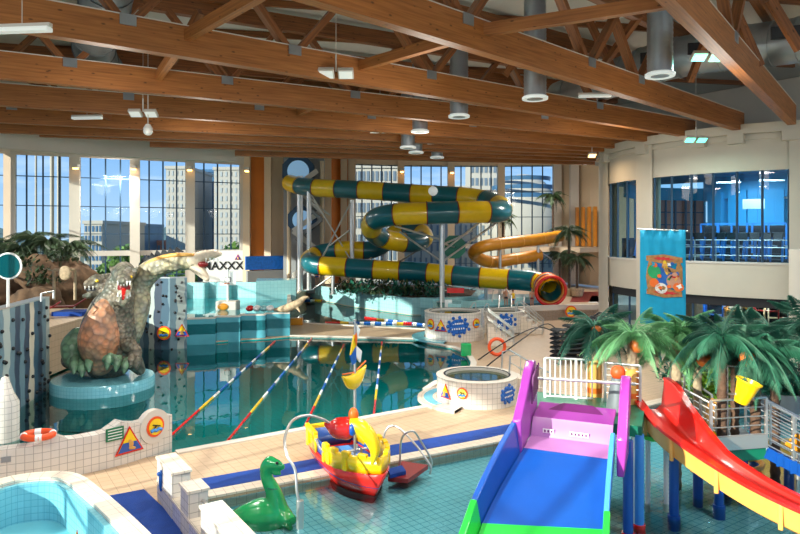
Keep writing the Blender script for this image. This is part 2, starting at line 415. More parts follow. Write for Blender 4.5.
edge([(-8.0,48.3),(2.7,44.6)], .3, -.2, .06, 'trim_3', 'white', -1)
# blue floor mats
def flat(poly, z, h, name, m, lab, cat, **k):
    g = G(); g.prism([xy(p) for p in poly], z, z+h); return g.obj(name, m, label=lab, cat=cat, **k)
ud = Vector((cp1-e1).xy).normalized(); vd = Vector((-ud.y, ud.x))
b0 = Vector((e1.x, e1.y))+vd*.5
flat([b0-ud*.35, b0+ud*12.5, b0+ud*12.5+vd*.85, b0-ud*.35+vd*.85], .03, .02, 'floor_mat', 'mat_blue', 'long narrow blue floor mat running along the edge of the splash pool', 'mat')
q0, q1, q2 = on(90,500), on(144,490), on(184,528)
flat([q0, q1, q2, q2+(q2-q1)*.6, q0+(q2-q1)*1.6], .004, .02, 'floor_mat', 'mat_blue', 'wide blue floor mat between the two tiled walls at the bottom left', 'mat')
# ---- outer glass wall: columns, glazed bays
def bay(i, A, B, zb, zt, nv, rows, fm='frame', arch=False, tr=None):
    A, B = Vector((A[0], A[1], 0)), Vector((B[0], B[1], 0)); d = (B-A); L = d.length; d.normalize()
    w = bpy.data.objects.new('window_%d' % i, None); C.objects.link(w); w['kind'] = 'structure'; w.location = A; OFF[w.name] = A.copy()
    g = G()
    for k in range(nv+1):
        p = A+d*(L*k/nv); g.beam(p+Vector((0,0,zb)), p+Vector((0,0,zt)), .09, .14, up=d)
    for z in rows: g.beam(A+Vector((0,0,z)), B+Vector((0,0,z)), .14, .08)
    struct(g, 'window_frame', fm, w)
    if tr:
        g = G(); g.beam(A+Vector((0,0,tr)), B+Vector((0,0,tr)), .35, .5); struct(g, 'transom', 'wframe', w)
    g = G(); g.add([A+Vector((0,0,zb)), B+Vector((0,0,zb)), B+Vector((0,0,zt)), A+Vector((0,0,zt))], [(0,1,2,3)]); struct(g, 'glass', 'glass', w, fix=False)
    return w
cols = [at(-46,0,57.5), at(10,0,59), at(75,0,61), at(135,0,63.3), at(190,0,65.5), at(244,0,68)]
for k in range(5):
    zt = 14.6; bay(k+1, cols[k], cols[k+1], 1.0 if k > 1 else 3.0, zt, 4, [z for z in (14.5, 11.9, 9.2, 6.6, 4.9, 2.6) if z > (1 if k > 1 else 3)], tr=None if k < 2 else 4.75)
farc = [at(352,0,74), at(401,0,75.5), at(451,0,76), at(501,0,76), at(553,0,75.6)]
for k in range(4): bay(k+6, farc[k], farc[k+1], 1.0, 14.6, 5, (14.5, 11.6, 8.6, 5.6, 3.2), tr=5.2 if k > 1 else None)
for k, p in enumerate(cols):
    g = G(); g.box((p.x, p.y, 8.6), (.9, .9, 15.2), rz=.35); struct(g, 'wall_column', 'white')
for k, p in enumerate(farc[:-1]):
    g = G(); g.box((p.x, p.y, 8.6), (.8, .8, 15.2)); struct(g, 'wall_column', 'cream')
near = [(-36.2,57),(-31.5,46),(-27.5,37),(-23.4,31),(-19.6,25),(-17.9,18),(-16.6,11),(-15.9,4),(-15.5,-4)]
for k in range(len(near)-1):
    A, B = near[k+1], near[k]; bay(20+k, A, B, .9, 13.8, 3, (13.7, 9.2, 4.9, .95))
    g = G(); g.box((B[0], B[1], 7.4), (.8,.8,14.8), rz=.4); struct(g, 'wall_column', 'white')
g = G(); g.wall([(p[0], p[1]) for p in near[::-1]]+[xy(p) for p in cols[1:]], .5, 13.8, 16.6, -1); struct(g, 'wall_left_fascia', 'white')
g = G(); g.wall([(p[0], p[1]) for p in near[::-1]], .3, -.1, .9, -1); struct(g, 'wall_left_sill', 'white')
g = G(); g.wall([xy(p) for p in farc]+[xy(at(575,0,74.5)), xy(at(640,0,68))], .5, 14.6, 16.6, 1); struct(g, 'wall_back_fascia', 'cream')
# orange wall between glazing
s0, s1, s2, s3, s4 = [at(x,0,d) for x, d in ((247,68.2),(268,69.2),(283,70),(330,72.4),(352,74))]
for A, B, m in ((s0, s1, 'orange_wall'), (s1, s2, 'cream'), (s2, s4, 'orange_wall')):
    g = G(); g.wall([xy(A), xy(B)], .4, 1, 16.6, 1); struct(g, 'wall_back', m)
for px, D in ((247,67.8),(268,68.7),(289,69.8),(310,70.8),(328,71.6),(344,73)):
    p = at(px,0,D); g = G(); g.box((p.x,p.y,8.6),(.7,.6,15.2)); struct(g, 'wall_pilaster', 'cream')
g = G(); A, B = at(246,0,66.8), at(284,0,69); g.wall([xy(A), xy(B)], .3, 2.9, 4.3, 1); struct(g, 'wall_back_band', 'bprint')
g = G(); g.wall([xy(A), xy(B)], .5, 1, 2.8, -1); struct(g, 'wall_back_low', 'grey')
# far right wall beyond the tower
rw = [at(553,0,75.6), at(570,0,74.8), at(590,0,71), at(640,0,66)]
g = G(); g.wall([xy(p) for p in rw], .5, 1, 16.6, 1); struct(g, 'wall_right', 'cream')
for k, px in enumerate((577,583,589,595,601)):
    p = at(px,0,70.6-k*.7); g = G(); g.box((p.x,p.y,7.4),(.3,.5,4.2)); struct(g, 'trim_slat', 'ochre')
for px, D in ((557,74.5),(574,72.5)):
    p = at(px,0,D); g = G(); g.box((p.x,p.y,8.6),(.9,.7,15.2)); struct(g, 'wall_pier', 'white')
# mezzanine ledge
g = G(); g.prism([xy(at(520,0,70)), xy(at(580,0,67)), xy(at(625,0,70)), xy(at(560,0,76)), xy(at(520,0,76))], 4.7, 5.2); struct(g, 'floor_mezzanine', 'cream')
# terrace (raised floor) and its white wall
tw = [(3.1,46.6),(5.5,46.9),(9,48.5),(12.5,49.7),(16.5,49.9),(22,49)]
TER = tw+[(33,50),(33,79),(-18,79),(-13.2,71),(-9.5,68.4),(-5,60.3),(1,53.3),(2.75,53.1)]
g = G(); g.prism(TER, -.05, .78); struct(g, 'floor_terrace', 'deck')
g = G(); g.wall(tw, .35, 0, 1.15, 1); struct(g, 'wall_terrace', 'white')
g = G(); g.prism([(-37,70),(-36,59.2),(-20.5,56.5),(-9.6,57),(-9.6,68),(-13.3,71),(-18,79)], -.05, 1.0); struct(g, 'floor_left_terrace', 'deck')
# island planter under the coil slide
isl = [(1,53.05),(-5,60.1),(-9.4,68),(-4,71),(6,66),(8,60),(6.5,54.5),(3.2,52.9)]
g = G(); g.prism(isl, -1.2, 1.35); struct(g, 'wall_island', 'ttile')
g = G(); g.wall([xy(at(448,0,44.9)), xy(at(449,0,47))], .9, 0, 1.75, -1); struct(g, 'wall_partition', 'ttile')
g = G(); g.wall([(2.75,46.9),(2.9,52.8)], .3, 0, 1.3, 1); struct(g, 'wall_partition', 'ttile')
g = G(); g.wall([xy(at(420,0,52)), xy(at(470,0,49)), xy(at(540,0,53))], .3, .7, 1.5, 1); struct(g, 'wall_plunge', 'ttile')
g = G(); g.prism([xy(at(455,0,50.5)), xy(at(480,0,48.6)), xy(at(548,0,52.5)), xy(at(560,0,60)), xy(at(480,0,60))], .78, 1.05); g.obj('pool_water', 'tteal', label='teal water of the plunge basin at the end of the striped slide', cat='water', kind='stuff')
# raised left pool
LP = [(-12.8,39.0),(-11.2,39.4),(-11.25,40.0),(-9.9,40.2),(-9.95,40.9),(-8.5,41.0),(-8.55,41.7),(-7.1,41.9),(-8.1,48.5),(-9.6,56.8),(-20.4,56.3),(-20.4,38.8)]
g = G(); g.wall(LP+[LP[0]], .22, -1.5, 1.42, 1); struct(g, 'wall_raised_pool', 'tglass')
g = G(); g.wall([(-19.5,38.9),(-12.8,39.0)], .22, -1.5, 1.43, -1); struct(g, 'wall_raised_pool_end', 'ttile')
g = G(); g.wall(LP+[LP[0]], .34, 1.42, 1.5, 1); struct(g, 'trim_4', 'white')
g = G(); g.prism(LP, .5, 1.12); g.obj('pool_water', mat('raised_water', col(30,140,150), .03, noise=.15, nscale=.5), label='teal water of the raised pool behind the stepped panels', cat='water', kind='stuff')
zz = [(-20,55.0),(-18.3,54.6),(-18.3,55.4),(-16.5,55.0),(-16.4,55.8),(-14.6,55.4),(-14.5,56.1),(-12.3,55.5)]
g = G(); g.wall(zz, .25, 1.0, 2.45, 1); struct(g, 'wall_zigzag', 'ttile')
g = G(); g.prism([xy(at(256,0,53.6)), xy(at(296,0,55)), xy(at(297,0,57)), xy(at(257,0,57))], 1, 2.7); struct(g, 'wall_block', 'ttile')
# ---- white tiled wall with the signs
sw = spline([on(-40,498), on(0,489.5), on(38,484), on(75,476), on(122,465), on(172,449)], 6)
def hz(px):
    z = 1.0+.0*px
    for c0, wd, h in ((53,11,.2),(122,10,.22),(160,30,.06)): z += h*math.exp(-((px-c0)/wd)**2)
    return z
g = G(); g.wall([xy(p) for p in sw], .42, -.4, [hz(CX+F_*p.x/p.y) for p in sw], 1); struct(g, 'wall_signs', 'wtile')
# ---- raised basin at bottom left
bw = spline([on(-60,515,1), on(0,487,1.0), on(35,480,1.0), on(62,481,1.0), on(82,496,1.0), on(104,516,1.0), on(132,545,1.0)], 6)
g = G(); g.wall([xy(p) for p in bw], .12, -.3, .97, -1); struct(g, 'wall_basin', 'btile')
g = G(); g.wall([xy(p) for p in bw], .38, .97, 1.05, 1); struct(g, 'trim_5', 'coping')
g = G(); g.wall([(p.x-.0, p.y) for p in bw], .36, 0, .97, 1); struct(g, 'wall_basin_outer', 'wtile')
g = G(); g.prism([(-12,14.2)]+[xy(p) for p in bw][::1]+[(-3.5,7),(-12,7)], 0, .12); g.obj('pool_water', mat('basin_water', col(120,196,208), .05, noise=.1, nscale=1), label='pale blue water of the tiled basin in the bottom left corner', cat='water', kind='stuff')
# ---- low tiled wall with posts beside the splash pool
w3 = lambda s, t, z: Vector((w0.x+wdir.x*s+udir.x*t, w0.y+wdir.y*s+udir.y*t, z))
rz = math.atan2(wdir.y, wdir.x)
g = G(); g.box(w3(3.1,.2,.1), (6.2,.4,.7), rz); struct(g, 'wall_low', 'wtile2')
g = G()
g.box(w3(3.1,.2,.46), (6.24,.44,.05), rz); struct(g, 'trim_6', 'coping')
POSTS = ((0,1.35),(2.05,2.65),(3.5,5.6))
for a, b in POSTS:
    g = G(); g.box(w3((a+b)/2,.2,.52), (b-a,.42,1.0), rz); struct(g, 'wall_post', 'wtile')
    g = G(); g.box(w3((a+b)/2,.2,1.045), (b-a+.06,.48,.06), rz); struct(g, 'trim_cap', 'coping')
for a, b, w_ in ((1.2,2.1,'between the first and second tiled posts'), (2.6,3.55,'between the second and third tiled posts')):
    g = G(); g.tube([w3(a,.3,.82), w3(b,.3,.82)], .035); g.obj('handrail', 'steel', label='short steel handrail '+w_, cat='handrail', smooth=True)
# roof
g = G(); g.prism([(-30,-6),(32,-6),(34,44),(-32,44)], 15.25, 15.5); struct(g, 'ceiling', 'roof')
g = G(); g.prism([(-40,43.8),(34,43.8),(34,80),(-40,80)], 16.6, 16.8); struct(g, 'ceiling_back', 'roof')
rb = [at(-90,0,29.5), at(-40,0,31.6), at(0,0,33.6), at(60,0,36.2), at(120,0,38.8), at(180,0,41.3), at(236,0,43.5)]
g = G(); g.wall([xy(p) for p in rb], .6, [10.9,10.95,11.0,11.1,11.2,11.3,11.45], 15.2, 1); struct(g, 'wall_ring_beam', 'white')
g = G(); g.box((0,44,16.1),(72,.3,1.8)); struct(g, 'ceiling_step', 'roof')
# ================================================================ ROOF TRUSSES
ZB = 11.5; HB = .86
BE = [((665,0),(790,123),-14,.3,'broad glulam truss crossing the upper right corner to the tower'),
      ((302,0),(736,130),-9,.2,'glulam truss running from the top centre down to the tower lamp pair'),
      ((0,29),(687,137),-7,0,'second glulam truss, entering at the top left corner under the grey duct'),
      ((0,79),(648,142),-6,0,'third glulam truss, its left end level with the top quarter of the picture'),
      ((0,106),(621,149),-4,0,'fourth glulam truss counted from the top left'),
      ((0,123),(608,152),-3,0,'fifth glulam truss counted from the top left'),
      ((0,133),(603,155),0,0,'sixth glulam truss, grazing the pale fascia above the left windows'),
      ((40,137),(600,158),0,0,'seventh glulam truss, low and thin behind the others'),
      ((150,147),(600,161.5),0,0,'eighth glulam truss, nearly the farthest one'),
      ((235,156),(598,165),0,0,'farthest glulam truss right above the striped slide')]
NODES = [[10.5,15.5,20.5], [4.1,8.8,14.2,20.5,24], [1.2,6.2,9.9,14.8,20.2,25.3,29.7], [2.5,8,13.2,18.4,23.6,28.4], [3.2,8.6,14,19.4,25], [3.5,9,14.5,20,26], [4,10,16,22], [4,10,16], [5,12], [4,9]]
BL = []
for bi, (a, b, ext, e2, lab) in enumerate(BE):
    A, B = on(a[0], a[1], ZB), on(b[0], b[1], ZB); d = (B-A).normalized(); A = A+d*ext; B = B+d*.6
    BL.append((A, d, (B-A).length))
    t = thing('roof_truss', lab, 'roof truss', A, group=None)
    h = Vector((0,0,HB/2)); L = (B-A).length
    far = A.y > 25 and B.y > 38
    G().beam(A+h, B+h, .34, HB).obj('lower_chord', 'wood', t)
    g = G(); g.beam(A+Vector((0,0,HB+.015)), B+Vector((0,0,HB+.015)), .36, .03); g.obj('cover_strip', 'wframe', t)
    zt = 14.45
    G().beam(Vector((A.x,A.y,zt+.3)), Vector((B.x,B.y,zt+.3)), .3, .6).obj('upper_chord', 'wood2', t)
    for s in NODES[bi]:
        s = s-ext*0
        if s > L-.5: continue
        p = A+d*s+Vector((0,0,HB-.15))
        for sg in (-1, 1):
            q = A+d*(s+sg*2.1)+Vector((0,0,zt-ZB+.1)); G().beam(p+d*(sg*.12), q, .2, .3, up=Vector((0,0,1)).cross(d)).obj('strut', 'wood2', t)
        g = G(); g.box(A+d*s+Vector((0,0,HB-.12)), (.42,.4,.3), math.atan2(d.y,d.x)); g.obj('node_plate', 'galv', t)
# ties between trusses at the lower-chord level
def tie(i, px0, j, px1, lab):
    def hit(k, px):
        A, d, L = BL[k]; m = (px-CX)/F_; s = (m*A.y-A.x)/(d.x-m*d.y); return A+d*s
    a, b = hit(i, px0), hit(j, px1); a.z = b.z = ZB+.62
    G().beam(a, b, .22, .32).obj('timber_tie', 'wood', label=lab, cat='timber tie')
tie(2,358,1,480,'slanting timber tie between the second and first trusses, top centre')
tie(1,480,0,690,'long timber tie from the first truss toward the broad corner truss')
tie(3,158,2,186,'short timber tie beside the round grey duct')
tie(2,186,1,300,'timber tie rising to the top edge left of centre')
tie(4,298,3,330,'short dim timber tie behind the lamp pair')
# purlins under the roof panels
for k in range(9):
    y = 9+k*4.0
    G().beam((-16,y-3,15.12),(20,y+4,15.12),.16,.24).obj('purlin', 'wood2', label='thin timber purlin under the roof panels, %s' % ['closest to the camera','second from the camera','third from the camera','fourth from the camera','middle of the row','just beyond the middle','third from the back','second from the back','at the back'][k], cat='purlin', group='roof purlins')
# cross bracing struts between the upper chords
br = [((470,10,22),(520,60,22.6)),((545,22,24),(505,75,24)),((590,20,26),(620,85,26.2)),((640,15,24),(600,70,26)),((715,15,22),(690,95,24)),((735,10,22),(760,90,22)),((770,0,20),(800,60,20)),((200,12,21),(172,62,22)),((110,118,30),(62,96,27)),((20,75,26),(60,96,27))]
for i, (a, b) in enumerate(br):
    a, b = at(*a), at(*b); a.z = min(a.z, 15); b.z = max(b.z, 12.2)
    G().beam(a, b, .2, .26).obj('roof_brace', 'wood2', label='slanting timber roof brace ' + ['left of the first duct drop','crossing behind the second hanging duct','in front of the silver duct','beneath the silver duct','beside the green lamps','right of the tower lamp','in the top right corner','under the tie at top left','left of the grey duct','at the far left edge'][i], cat='roof brace')
# ducts
def duct(P, r, m, lab, rings=True, **k):
    t = thing('air_duct', lab, 'duct', P[0]); S = spline(P, 6); G().tube(S, r, 24).obj('duct_pipe', m, t, smooth=True)
    S2 = S[::2]
    for i in range(1, len(S2)-1): d = (S2[i+1]-S2[i-1]).normalized(); G().cyl(S2[i]-d*.04, S2[i]+d*.04, r+.03, n=24).obj('joint_band', m, t, smooth=True)
    return t
duct([at(112,-40,17.5), at(105,2,19.2), at(94,48,23.6), at(112,78,27.5), at(140,98,31.5), at(165,97,36)], .72, 'galvd', 'large dark grey duct snaking above the left trusses')
sd = duct([at(860,25,21.6), at(800,40,23), at(722,50,25), at(660,62,26.6), at(615,78,28.5), at(560,98,32)], .8, 'galv', 'silver round duct above the tower with dark grilles')
for px, py, D in ((778,38,22.7),(728,48,24.0),(696,53,24.6),(649,62,26)):
    p = at(px,py,D); G().box(p+Vector((-.1,-.62,0)), (.9,.12,.42), rz=math.radians(-14)).obj('air_grille', 'black', sd)
for px, yb, zb_, D, r, lab in ((660,76,0,19.1,.36,'spiral silver duct drop nearest the camera, right of centre'),(535,99,0,22.5,.38,'spiral silver duct drop behind the first truss'),
      (459,117,0,25.9,.36,'spiral silver duct drop near the top centre'),(420,132,0,29.7,.35,'short duct drop under the third truss'),(408,148,0,34,.36,'duct drop with pale rim under the fourth truss'),
      (416,153,0,37,.36,'small duct drop low beside the fourth'),(437,158,0,40,.36,'farthest duct drop just above the striped slide')):
    b = at(px, yb, D); t = thing('duct_drop', lab, 'duct', b, group=None)
    g = G(); g.cyl(b, (b.x,b.y,15.2), r, n=24); z = b.z+.1
    while z < 15: g.cyl((b.x,b.y,z), (b.x,b.y,z+.035), r+.008, n=24); z += .14
    g.obj('spiral_pipe', 'galv', t, smooth=True)
    g = G(); g.lathe([(r-.1,-.01),(r+.06,-.02),(r+.07,.06),(r,.1)], b, 24); g.obj('diffuser_rim', 'lampoff', t, smooth=True)
# lamps on the trusses
def flood(px, py, D, lab, m='lampoff', rz=0, n=2, s=1.0, power=0, pcol=(1,.95,.85)):
    c = at(px, py, D); t = thing('flood_lamp', lab, 'lamp', c)
    for k in range(n):
        p = c+Vector(((k-(n-1)/2)*.62*s, .05*k, 0)); R = Matrix.Rotation(rz, 3, 'Z')@Matrix.Rotation(math.radians(-30), 3, 'X')
        G().box(p, (.5*s,.4*s,.14*s), R=R).obj('housing', 'wframe', t, bevel=.02)
        G().box(p+R@Vector((0,0,-.075*s)), (.42*s,.32*s,.02), R=R).obj('lamp_glass', m, t)
    G().cyl(c+Vector((0,0,.05)), c+Vector((0,.0,.6*s)), .025).obj('bracket', 'wframe', t); G().cyl(c+Vector((0,0,.5*s)), (c.x,c.y,15.25), .01, n=5).obj('suspension_rod', 'wframe', t)
    if power:
        l = bpy.data.lights.new('flood_light', 'AREA'); l.energy = power; l.size = .5; l.color = pcol; o = bpy.data.objects.new('flood_light', l); C.objects.link(o)
        o.parent = t; o.location = (0,0,-.25)
flood(336,73,20.8,'pair of pale flood lamps under the second truss, left of centre')
flood(380,130,32,'small pair of flood lamps hanging at centre below the trusses', s=.9)
flood(143,113,24,'pair of flood lamps by the dome camera', s=.9)
flood(708,56,20,'pair of flood lamps glowing cyan above the tower', 'lamp', s=.9, power=50, pcol=(.6,1,.95))
flood(696,139,29.5,'pair of green glowing flood lamps on the tower rim', 'lamp', s=.9, power=80, pcol=(.5,1,.85))
flood(592,155,37,'warm glowing lamp at the left end of the tower rim', 'lampw', n=1, s=.9, power=60, pcol=(1,.7,.4))
for px, py, D, lab in ((22,30,14.2,'long fluorescent batten at the top left corner'),(87,118,27.5,'fluorescent batten under the fourth truss at left'),(595,96,26.5,'fluorescent batten under the truss near the tower'),
      (439,143,36,'fluorescent batten above the striped slide'),(214,151,46,'fluorescent batten over the tall office view'),(160,141,42,'fluorescent batten next to the left fascia'),(28,135,40,'fluorescent batten over the leftmost window'),
      (470,158,45,'faint fluorescent batten far back at right of centre'),(345,155,43,'faint fluorescent batten above the slide tower')):
    c = at(px,py,D); t = thing('batten_lamp', lab, 'lamp', c); G().box(c, (1.3,.22,.1), rz=-.1).obj('diffuser', 'lampoff', t, bevel=.02); G().box(c+Vector((0,0,.09)), (1.34,.12,.08), rz=-.1).obj('housing', 'wframe', t); G().cyl(c+Vector((0,0,.1)), (c.x,c.y,15.25 if c.y < 44 else 16.6), .01, n=5).obj('suspension_rod', 'wframe', t)
c = at(148,131,24); t = thing('dome_camera', 'white dome camera hanging on a rod beneath the left lamp pair', 'camera', c); G().sph(c,.17).obj('dome', 'wprint', t, smooth=True); G().cyl(c+Vector((0,0,.1)), (c.x,c.y,15.25), .018).obj('rod', 'wframe', t); G().cyl(c+Vector((0,0,.08)), c+Vector((0,0,.25)), .18, .08, 16).obj('housing', 'wprint', t, smooth=True)
# ================================================================ TOWER WITH GYM
TC = Vector((22.5,39)); TR = 10.0
def tphi(px):
    lo, hi = 163.0, 262.0
    for _ in range(50):
        m = (lo+hi)/2; p = TC+Vector((math.cos(math.radians(m)), math.sin(math.radians(m))))*TR
        if CX+F_*p.x/p.y < px: lo = m
        else: hi = m
    return math.radians(lo)
def tp(a, r=TR, z=0): return Vector((TC.x+r*math.cos(a), TC.y+r*math.sin(a), z))
a605, a609, a638, a655, a789 = math.radians(158), tphi(610), tphi(638), tphi(654), tphi(789)
a800 = math.radians(285)
def ring(r0, r1, z0, z1, a0, a1, n=48): 
    g = G(); g.lathe([(r1,z0),(r1,z1),(r0,z1),(r0,z0),(r1,z0)], (TC.x,TC.y,0), n, a0, a1); return g
struct(ring(9.6,10,9.55,11.3,a605,a800), 'wall_tower_parapet', 'tower', smooth=True)
struct(ring(9.6,10.28,11.3,11.75,a605,a800), 'trim_cornice', 'tower', smooth=True)
struct(ring(9.55,10.1,11.02,11.2,a605,a800), 'trim_moulding', 'tower', smooth=True)
struct(ring(0.1,10,3.5,3.62,a605-.3,a800+.3), 'floor_gym_slab', 'tower')
struct(ring(9.5,10,3.5,5.17,a605,a800), 'wall_tower_spandrel', 'tower', smooth=True)
struct(ring(9.7,10.04,5.1,5.2,a605,a800), 'trim_sill', 'wframe', smooth=True)
struct(ring(0.1,9.9,4.9,5.0,a605-.3,a800+.3), 'floor_gym', 'grey')
struct(ring(0.1,9.8,9.9,10.0,a605-.4,a800+.4), 'ceiling_gym', mat('gym_ceiling', col(70,120,150), .8))
for a, b in ((a605,a609),(a638,a655),(a789,a789+math.radians(9))):
    struct(ring(9.5,10.12,0,11.3,a,b,6), 'wall_tower_pier', 'tower', smooth=True)
# corbels under the cornice
for px in (608,645,700,737,790):
    a = tphi(px); p = tp(a,10.12,11.1); G().box(p, (.5,.7,.5), rz=a).obj('wall_corbel', 'tower', kind='structure')
wn = 40
for nm, a, b, nv in (('a', a609, a638, 3), ('b', a655, a789, 6)):
    w = bpy.data.objects.new('window_%d' % wn, None); C.objects.link(w); w['kind'] = 'structure'; w.location = tp(a); OFF[w.name] = tp(a); wn += 1
    g = G()
    for k in range(nv+1):
        p = tp(a+(b-a)*k/nv, 9.95); g.beam(p+Vector((0,0,5.2)), p+Vector((0,0,9.55)), .06, .1)
    struct(g, 'window_frame', 'frame', w)
    g = G(); n = 16
    V = [tp(a+(b-a)*k/n, 9.9, z) for k in range(n+1) for z in (5.17, 9.6)]
    g.add(V, [(2*k,2*k+2,2*k+3,2*k+1) for k in range(n)]); struct(g, 'glass', 'gglass', w, fix=False)
    w = bpy.data.objects.new('window_%d' % wn, None); C.objects.link(w); w['kind'] = 'structure'; w.location = tp(a); OFF[w.name] = tp(a); wn += 1
    g = G()
    for k in range(0, nv+1, 2):
        p = tp(a+(b-a)*k/nv, 9.8); g.beam(p, p+Vector((0,0,3.5)), .06, .1)
    struct(g, 'window_frame', 'frame', w)
    V = [tp(a+(b-a)*k/n, 9.8, z) for k in range(n+1) for z in (0, 3.5)]
    g = G(); g.add(V, [(2*k,2*k+2,2*k+3,2*k+1) for k in range(n)]); struct(g, 'glass', 'gglass', w, fix=False)
    V = [tp(a+(b-a)*k/n, 9.86, z) for k in range(n+1) for z in (3.05, 3.5)]
    g = G(); g.add(V, [(2*k,2*k+2,2*k+3,2*k+1) for k in range(n)]); struct(g, 'blind', 'dark', w, fix=False)
# inside railing of the gym
g = G()
for z in (5.5,5.9,6.25): g.tube([tp(a655+(a789-a655)*k/16, 9.6, z) for k in range(17)], .03, 6)
for k in range(7): p = tp(a655+(a789-a655)*k/6, 9.6, 5.0); g.cyl(p, p+Vector((0,0,1.25)), .035, n=6)
g.obj('gym_railing', 'steel', label='steel railing inside the wide gym window', cat='railing')
# gym back: blue columns and lintel, glazed to the outside
struct(ring(3.6,3.9,8.6,10,a605-.2,a800+.3), 'wall_gym_lintel', mat('gym_blue', col(50,150,200), .5))
for i, px in enumerate((612,628,660,684,712,740,764,786)):
    a = tphi(px); p = tp(a, 3.8, 5); struct(G().box(p+Vector((0,0,2)), (.5,.5,4), rz=a), 'wall_gym_column', bpy.data.materials['gym_blue'])
struct(ring(3.5,3.55,5,6.6,a605-.2,a800+.3), 'wall_gym_back', mat('gym_dark_wall', col(44,60,84), .7))
struct(ring(8.6,8.7,5,6.3,math.radians(60),math.radians(172)), 'wall_gym_rear', bpy.data.materials['gym_dark_wall'])
struct(ring(8.5,8.6,9.0,9.9,math.radians(60),math.radians(172)), 'wall_gym_rear_lintel', 'teal')
struct(ring(8.55,8.65,6.3,9.0,math.radians(92),math.radians(119)), 'wall_gym_rear_view', mat('salmon_wall', col(222,138,112), .6))  # salmon panel standing in for the orange building beyond the glass
for q_ in (60,75,92,97,102,108,114,119,128,140,152): struct(G().box(tp(math.radians(q_),8.4,7.6), (.12,.12,2.8), rz=math.radians(q_)), 'wall_gym_mullion', 'frame' if 92 < q_ < 119 else bpy.data.materials['gym_blue'])
for q_ in (86,124): struct(G().box(tp(math.radians(q_),8.3,7.4), (.3,.8,4.4), rz=math.radians(q_)), 'wall_gym_rear_column', bpy.data.materials['gym_blue'])
for z_ in (7.2,8.1): struct(ring(8.4,8.45,z_,z_+.07,math.radians(92),math.radians(119)), 'wall_gym_rear_rail', 'frame')
for a_, b_ in ((.26,.52),):
    A_ = a655+(a789-a655)*a_; B_ = a655+(a789-a655)*b_; struct(ring(3.6,3.66,5.6,8.6,A_,B_), 'wall_gym_view', mat('salmon_panel', col(226,150,130), .6))  # another stand-in panel for the orange building in the gym glass
struct(ring(3.42,3.46,8.5,9.5,a655+(a789-a655)*.6,a800), 'wall_gym_sky', 'wprint')  # bright sky of an upper window put in as a white panel
struct(ring(3.42,3.46,6.6,8.5,a655+(a789-a655)*.62,a800), 'wall_gym_teal', 'teal')
# gym machines
tm = thing('treadmill', 'treadmill behind the tinted gym window', 'treadmill', (0,0,0), local=True)
G().box((0,0,.18),(1.7,.7,.2)).obj('deck', 'dark', tm, bevel=.03)
G().box((0,0,.3),(1.45,.45,.02)).obj('belt', 'black', tm)
for s in (-1,1): G().beam((-.75,s*.36,.2),(-.55,s*.36,1.4),.08,.1).obj('upright', 'lblue', tm); G().beam((-.55,s*.36,1.0),(.1,s*.36,.95),.05,.05).obj('handlebar', 'steel', tm)
G().box((-.58,0,1.42),(.12,.75,.4), R=Matrix.Rotation(.3,3,'Y')).obj('console', 'black', tm, bevel=.02)
descr = ['leftmost, in the narrow side window','in the narrow side window, nearer the pier','just right of the pier','half hidden by the teal banner','right beside the banner edge','left of the window centre','at the window centre','right of the window centre','under the sign','third from the right pier','second from the right pier','beside the right pier']
pxs = (616,630,662,674,688,700,712,724,738,752,766,780)
for i, px in enumerate(pxs):
    a = tphi(px); o = tm if i == 0 else dup(tm, (0,0,0)); o.location = tp(a, 8.0, 5.0); o.rotation_euler = (0,0,a+PI*.9); o['label'] = 'treadmill behind the tinted gym glass, '+descr[i]; o['group'] = 'gym machines'
xt = thing('weight_machine', 'weight machine', 'gym machine', (0,0,0), local=True)
G().box((0,0,1.0),(.6,.9,2.0)).obj('weight_stack', 'dark', xt, bevel=.03)
g = G(); g.beam((.5,-.5,0),(.5,-.5,2.1),.09,.09); g.beam((.5,.5,0),(.5,.5,2.1),.09,.09); g.beam((.5,-.5,2.1),(.5,.5,2.1),.09,.09); g.obj('frame', 'lblue', xt)
G().box((1.1,0,.5),(.8,.45,.12)).obj('seat', 'black', xt, bevel=.03); G().cyl((.5,-.3,1.5),(1.0,-.5,1.2),.03).obj('lever', 'orange', xt)
for i, (px, w_) in enumerate(((665,'at the left'),(695,'beside the orange panel'),(718,'near the middle'),(745,'under the hanging sign'),(775,'at the right end'))):
    a = tphi(px); o = xt if i == 0 else dup(xt, (0,0,0)); o.location = tp(a, 5.8, 5.0); o.rotation_euler = (0,0,a); o['label'] = 'blue framed weight machine deep in the gym, '+w_; o['group'] = 'gym weight machines'
p = tp(tphi(742), 7.0, 8.1); G().box(p, (1.0,.08,.5), rz=-.5).obj('hanging_sign', 'wprint', label='small pale sign hanging in the gym', cat='sign')
for i, px in enumerate((700,770)):
    p = tp(tphi(px), 6.6, 9.3); G().box(p, (1.2,.2,.06)).obj('gym_lamp', 'lampoff', label='white gym ceiling lamp '+('left' if i == 0 else 'right')+' of the window centre', cat='lamp')
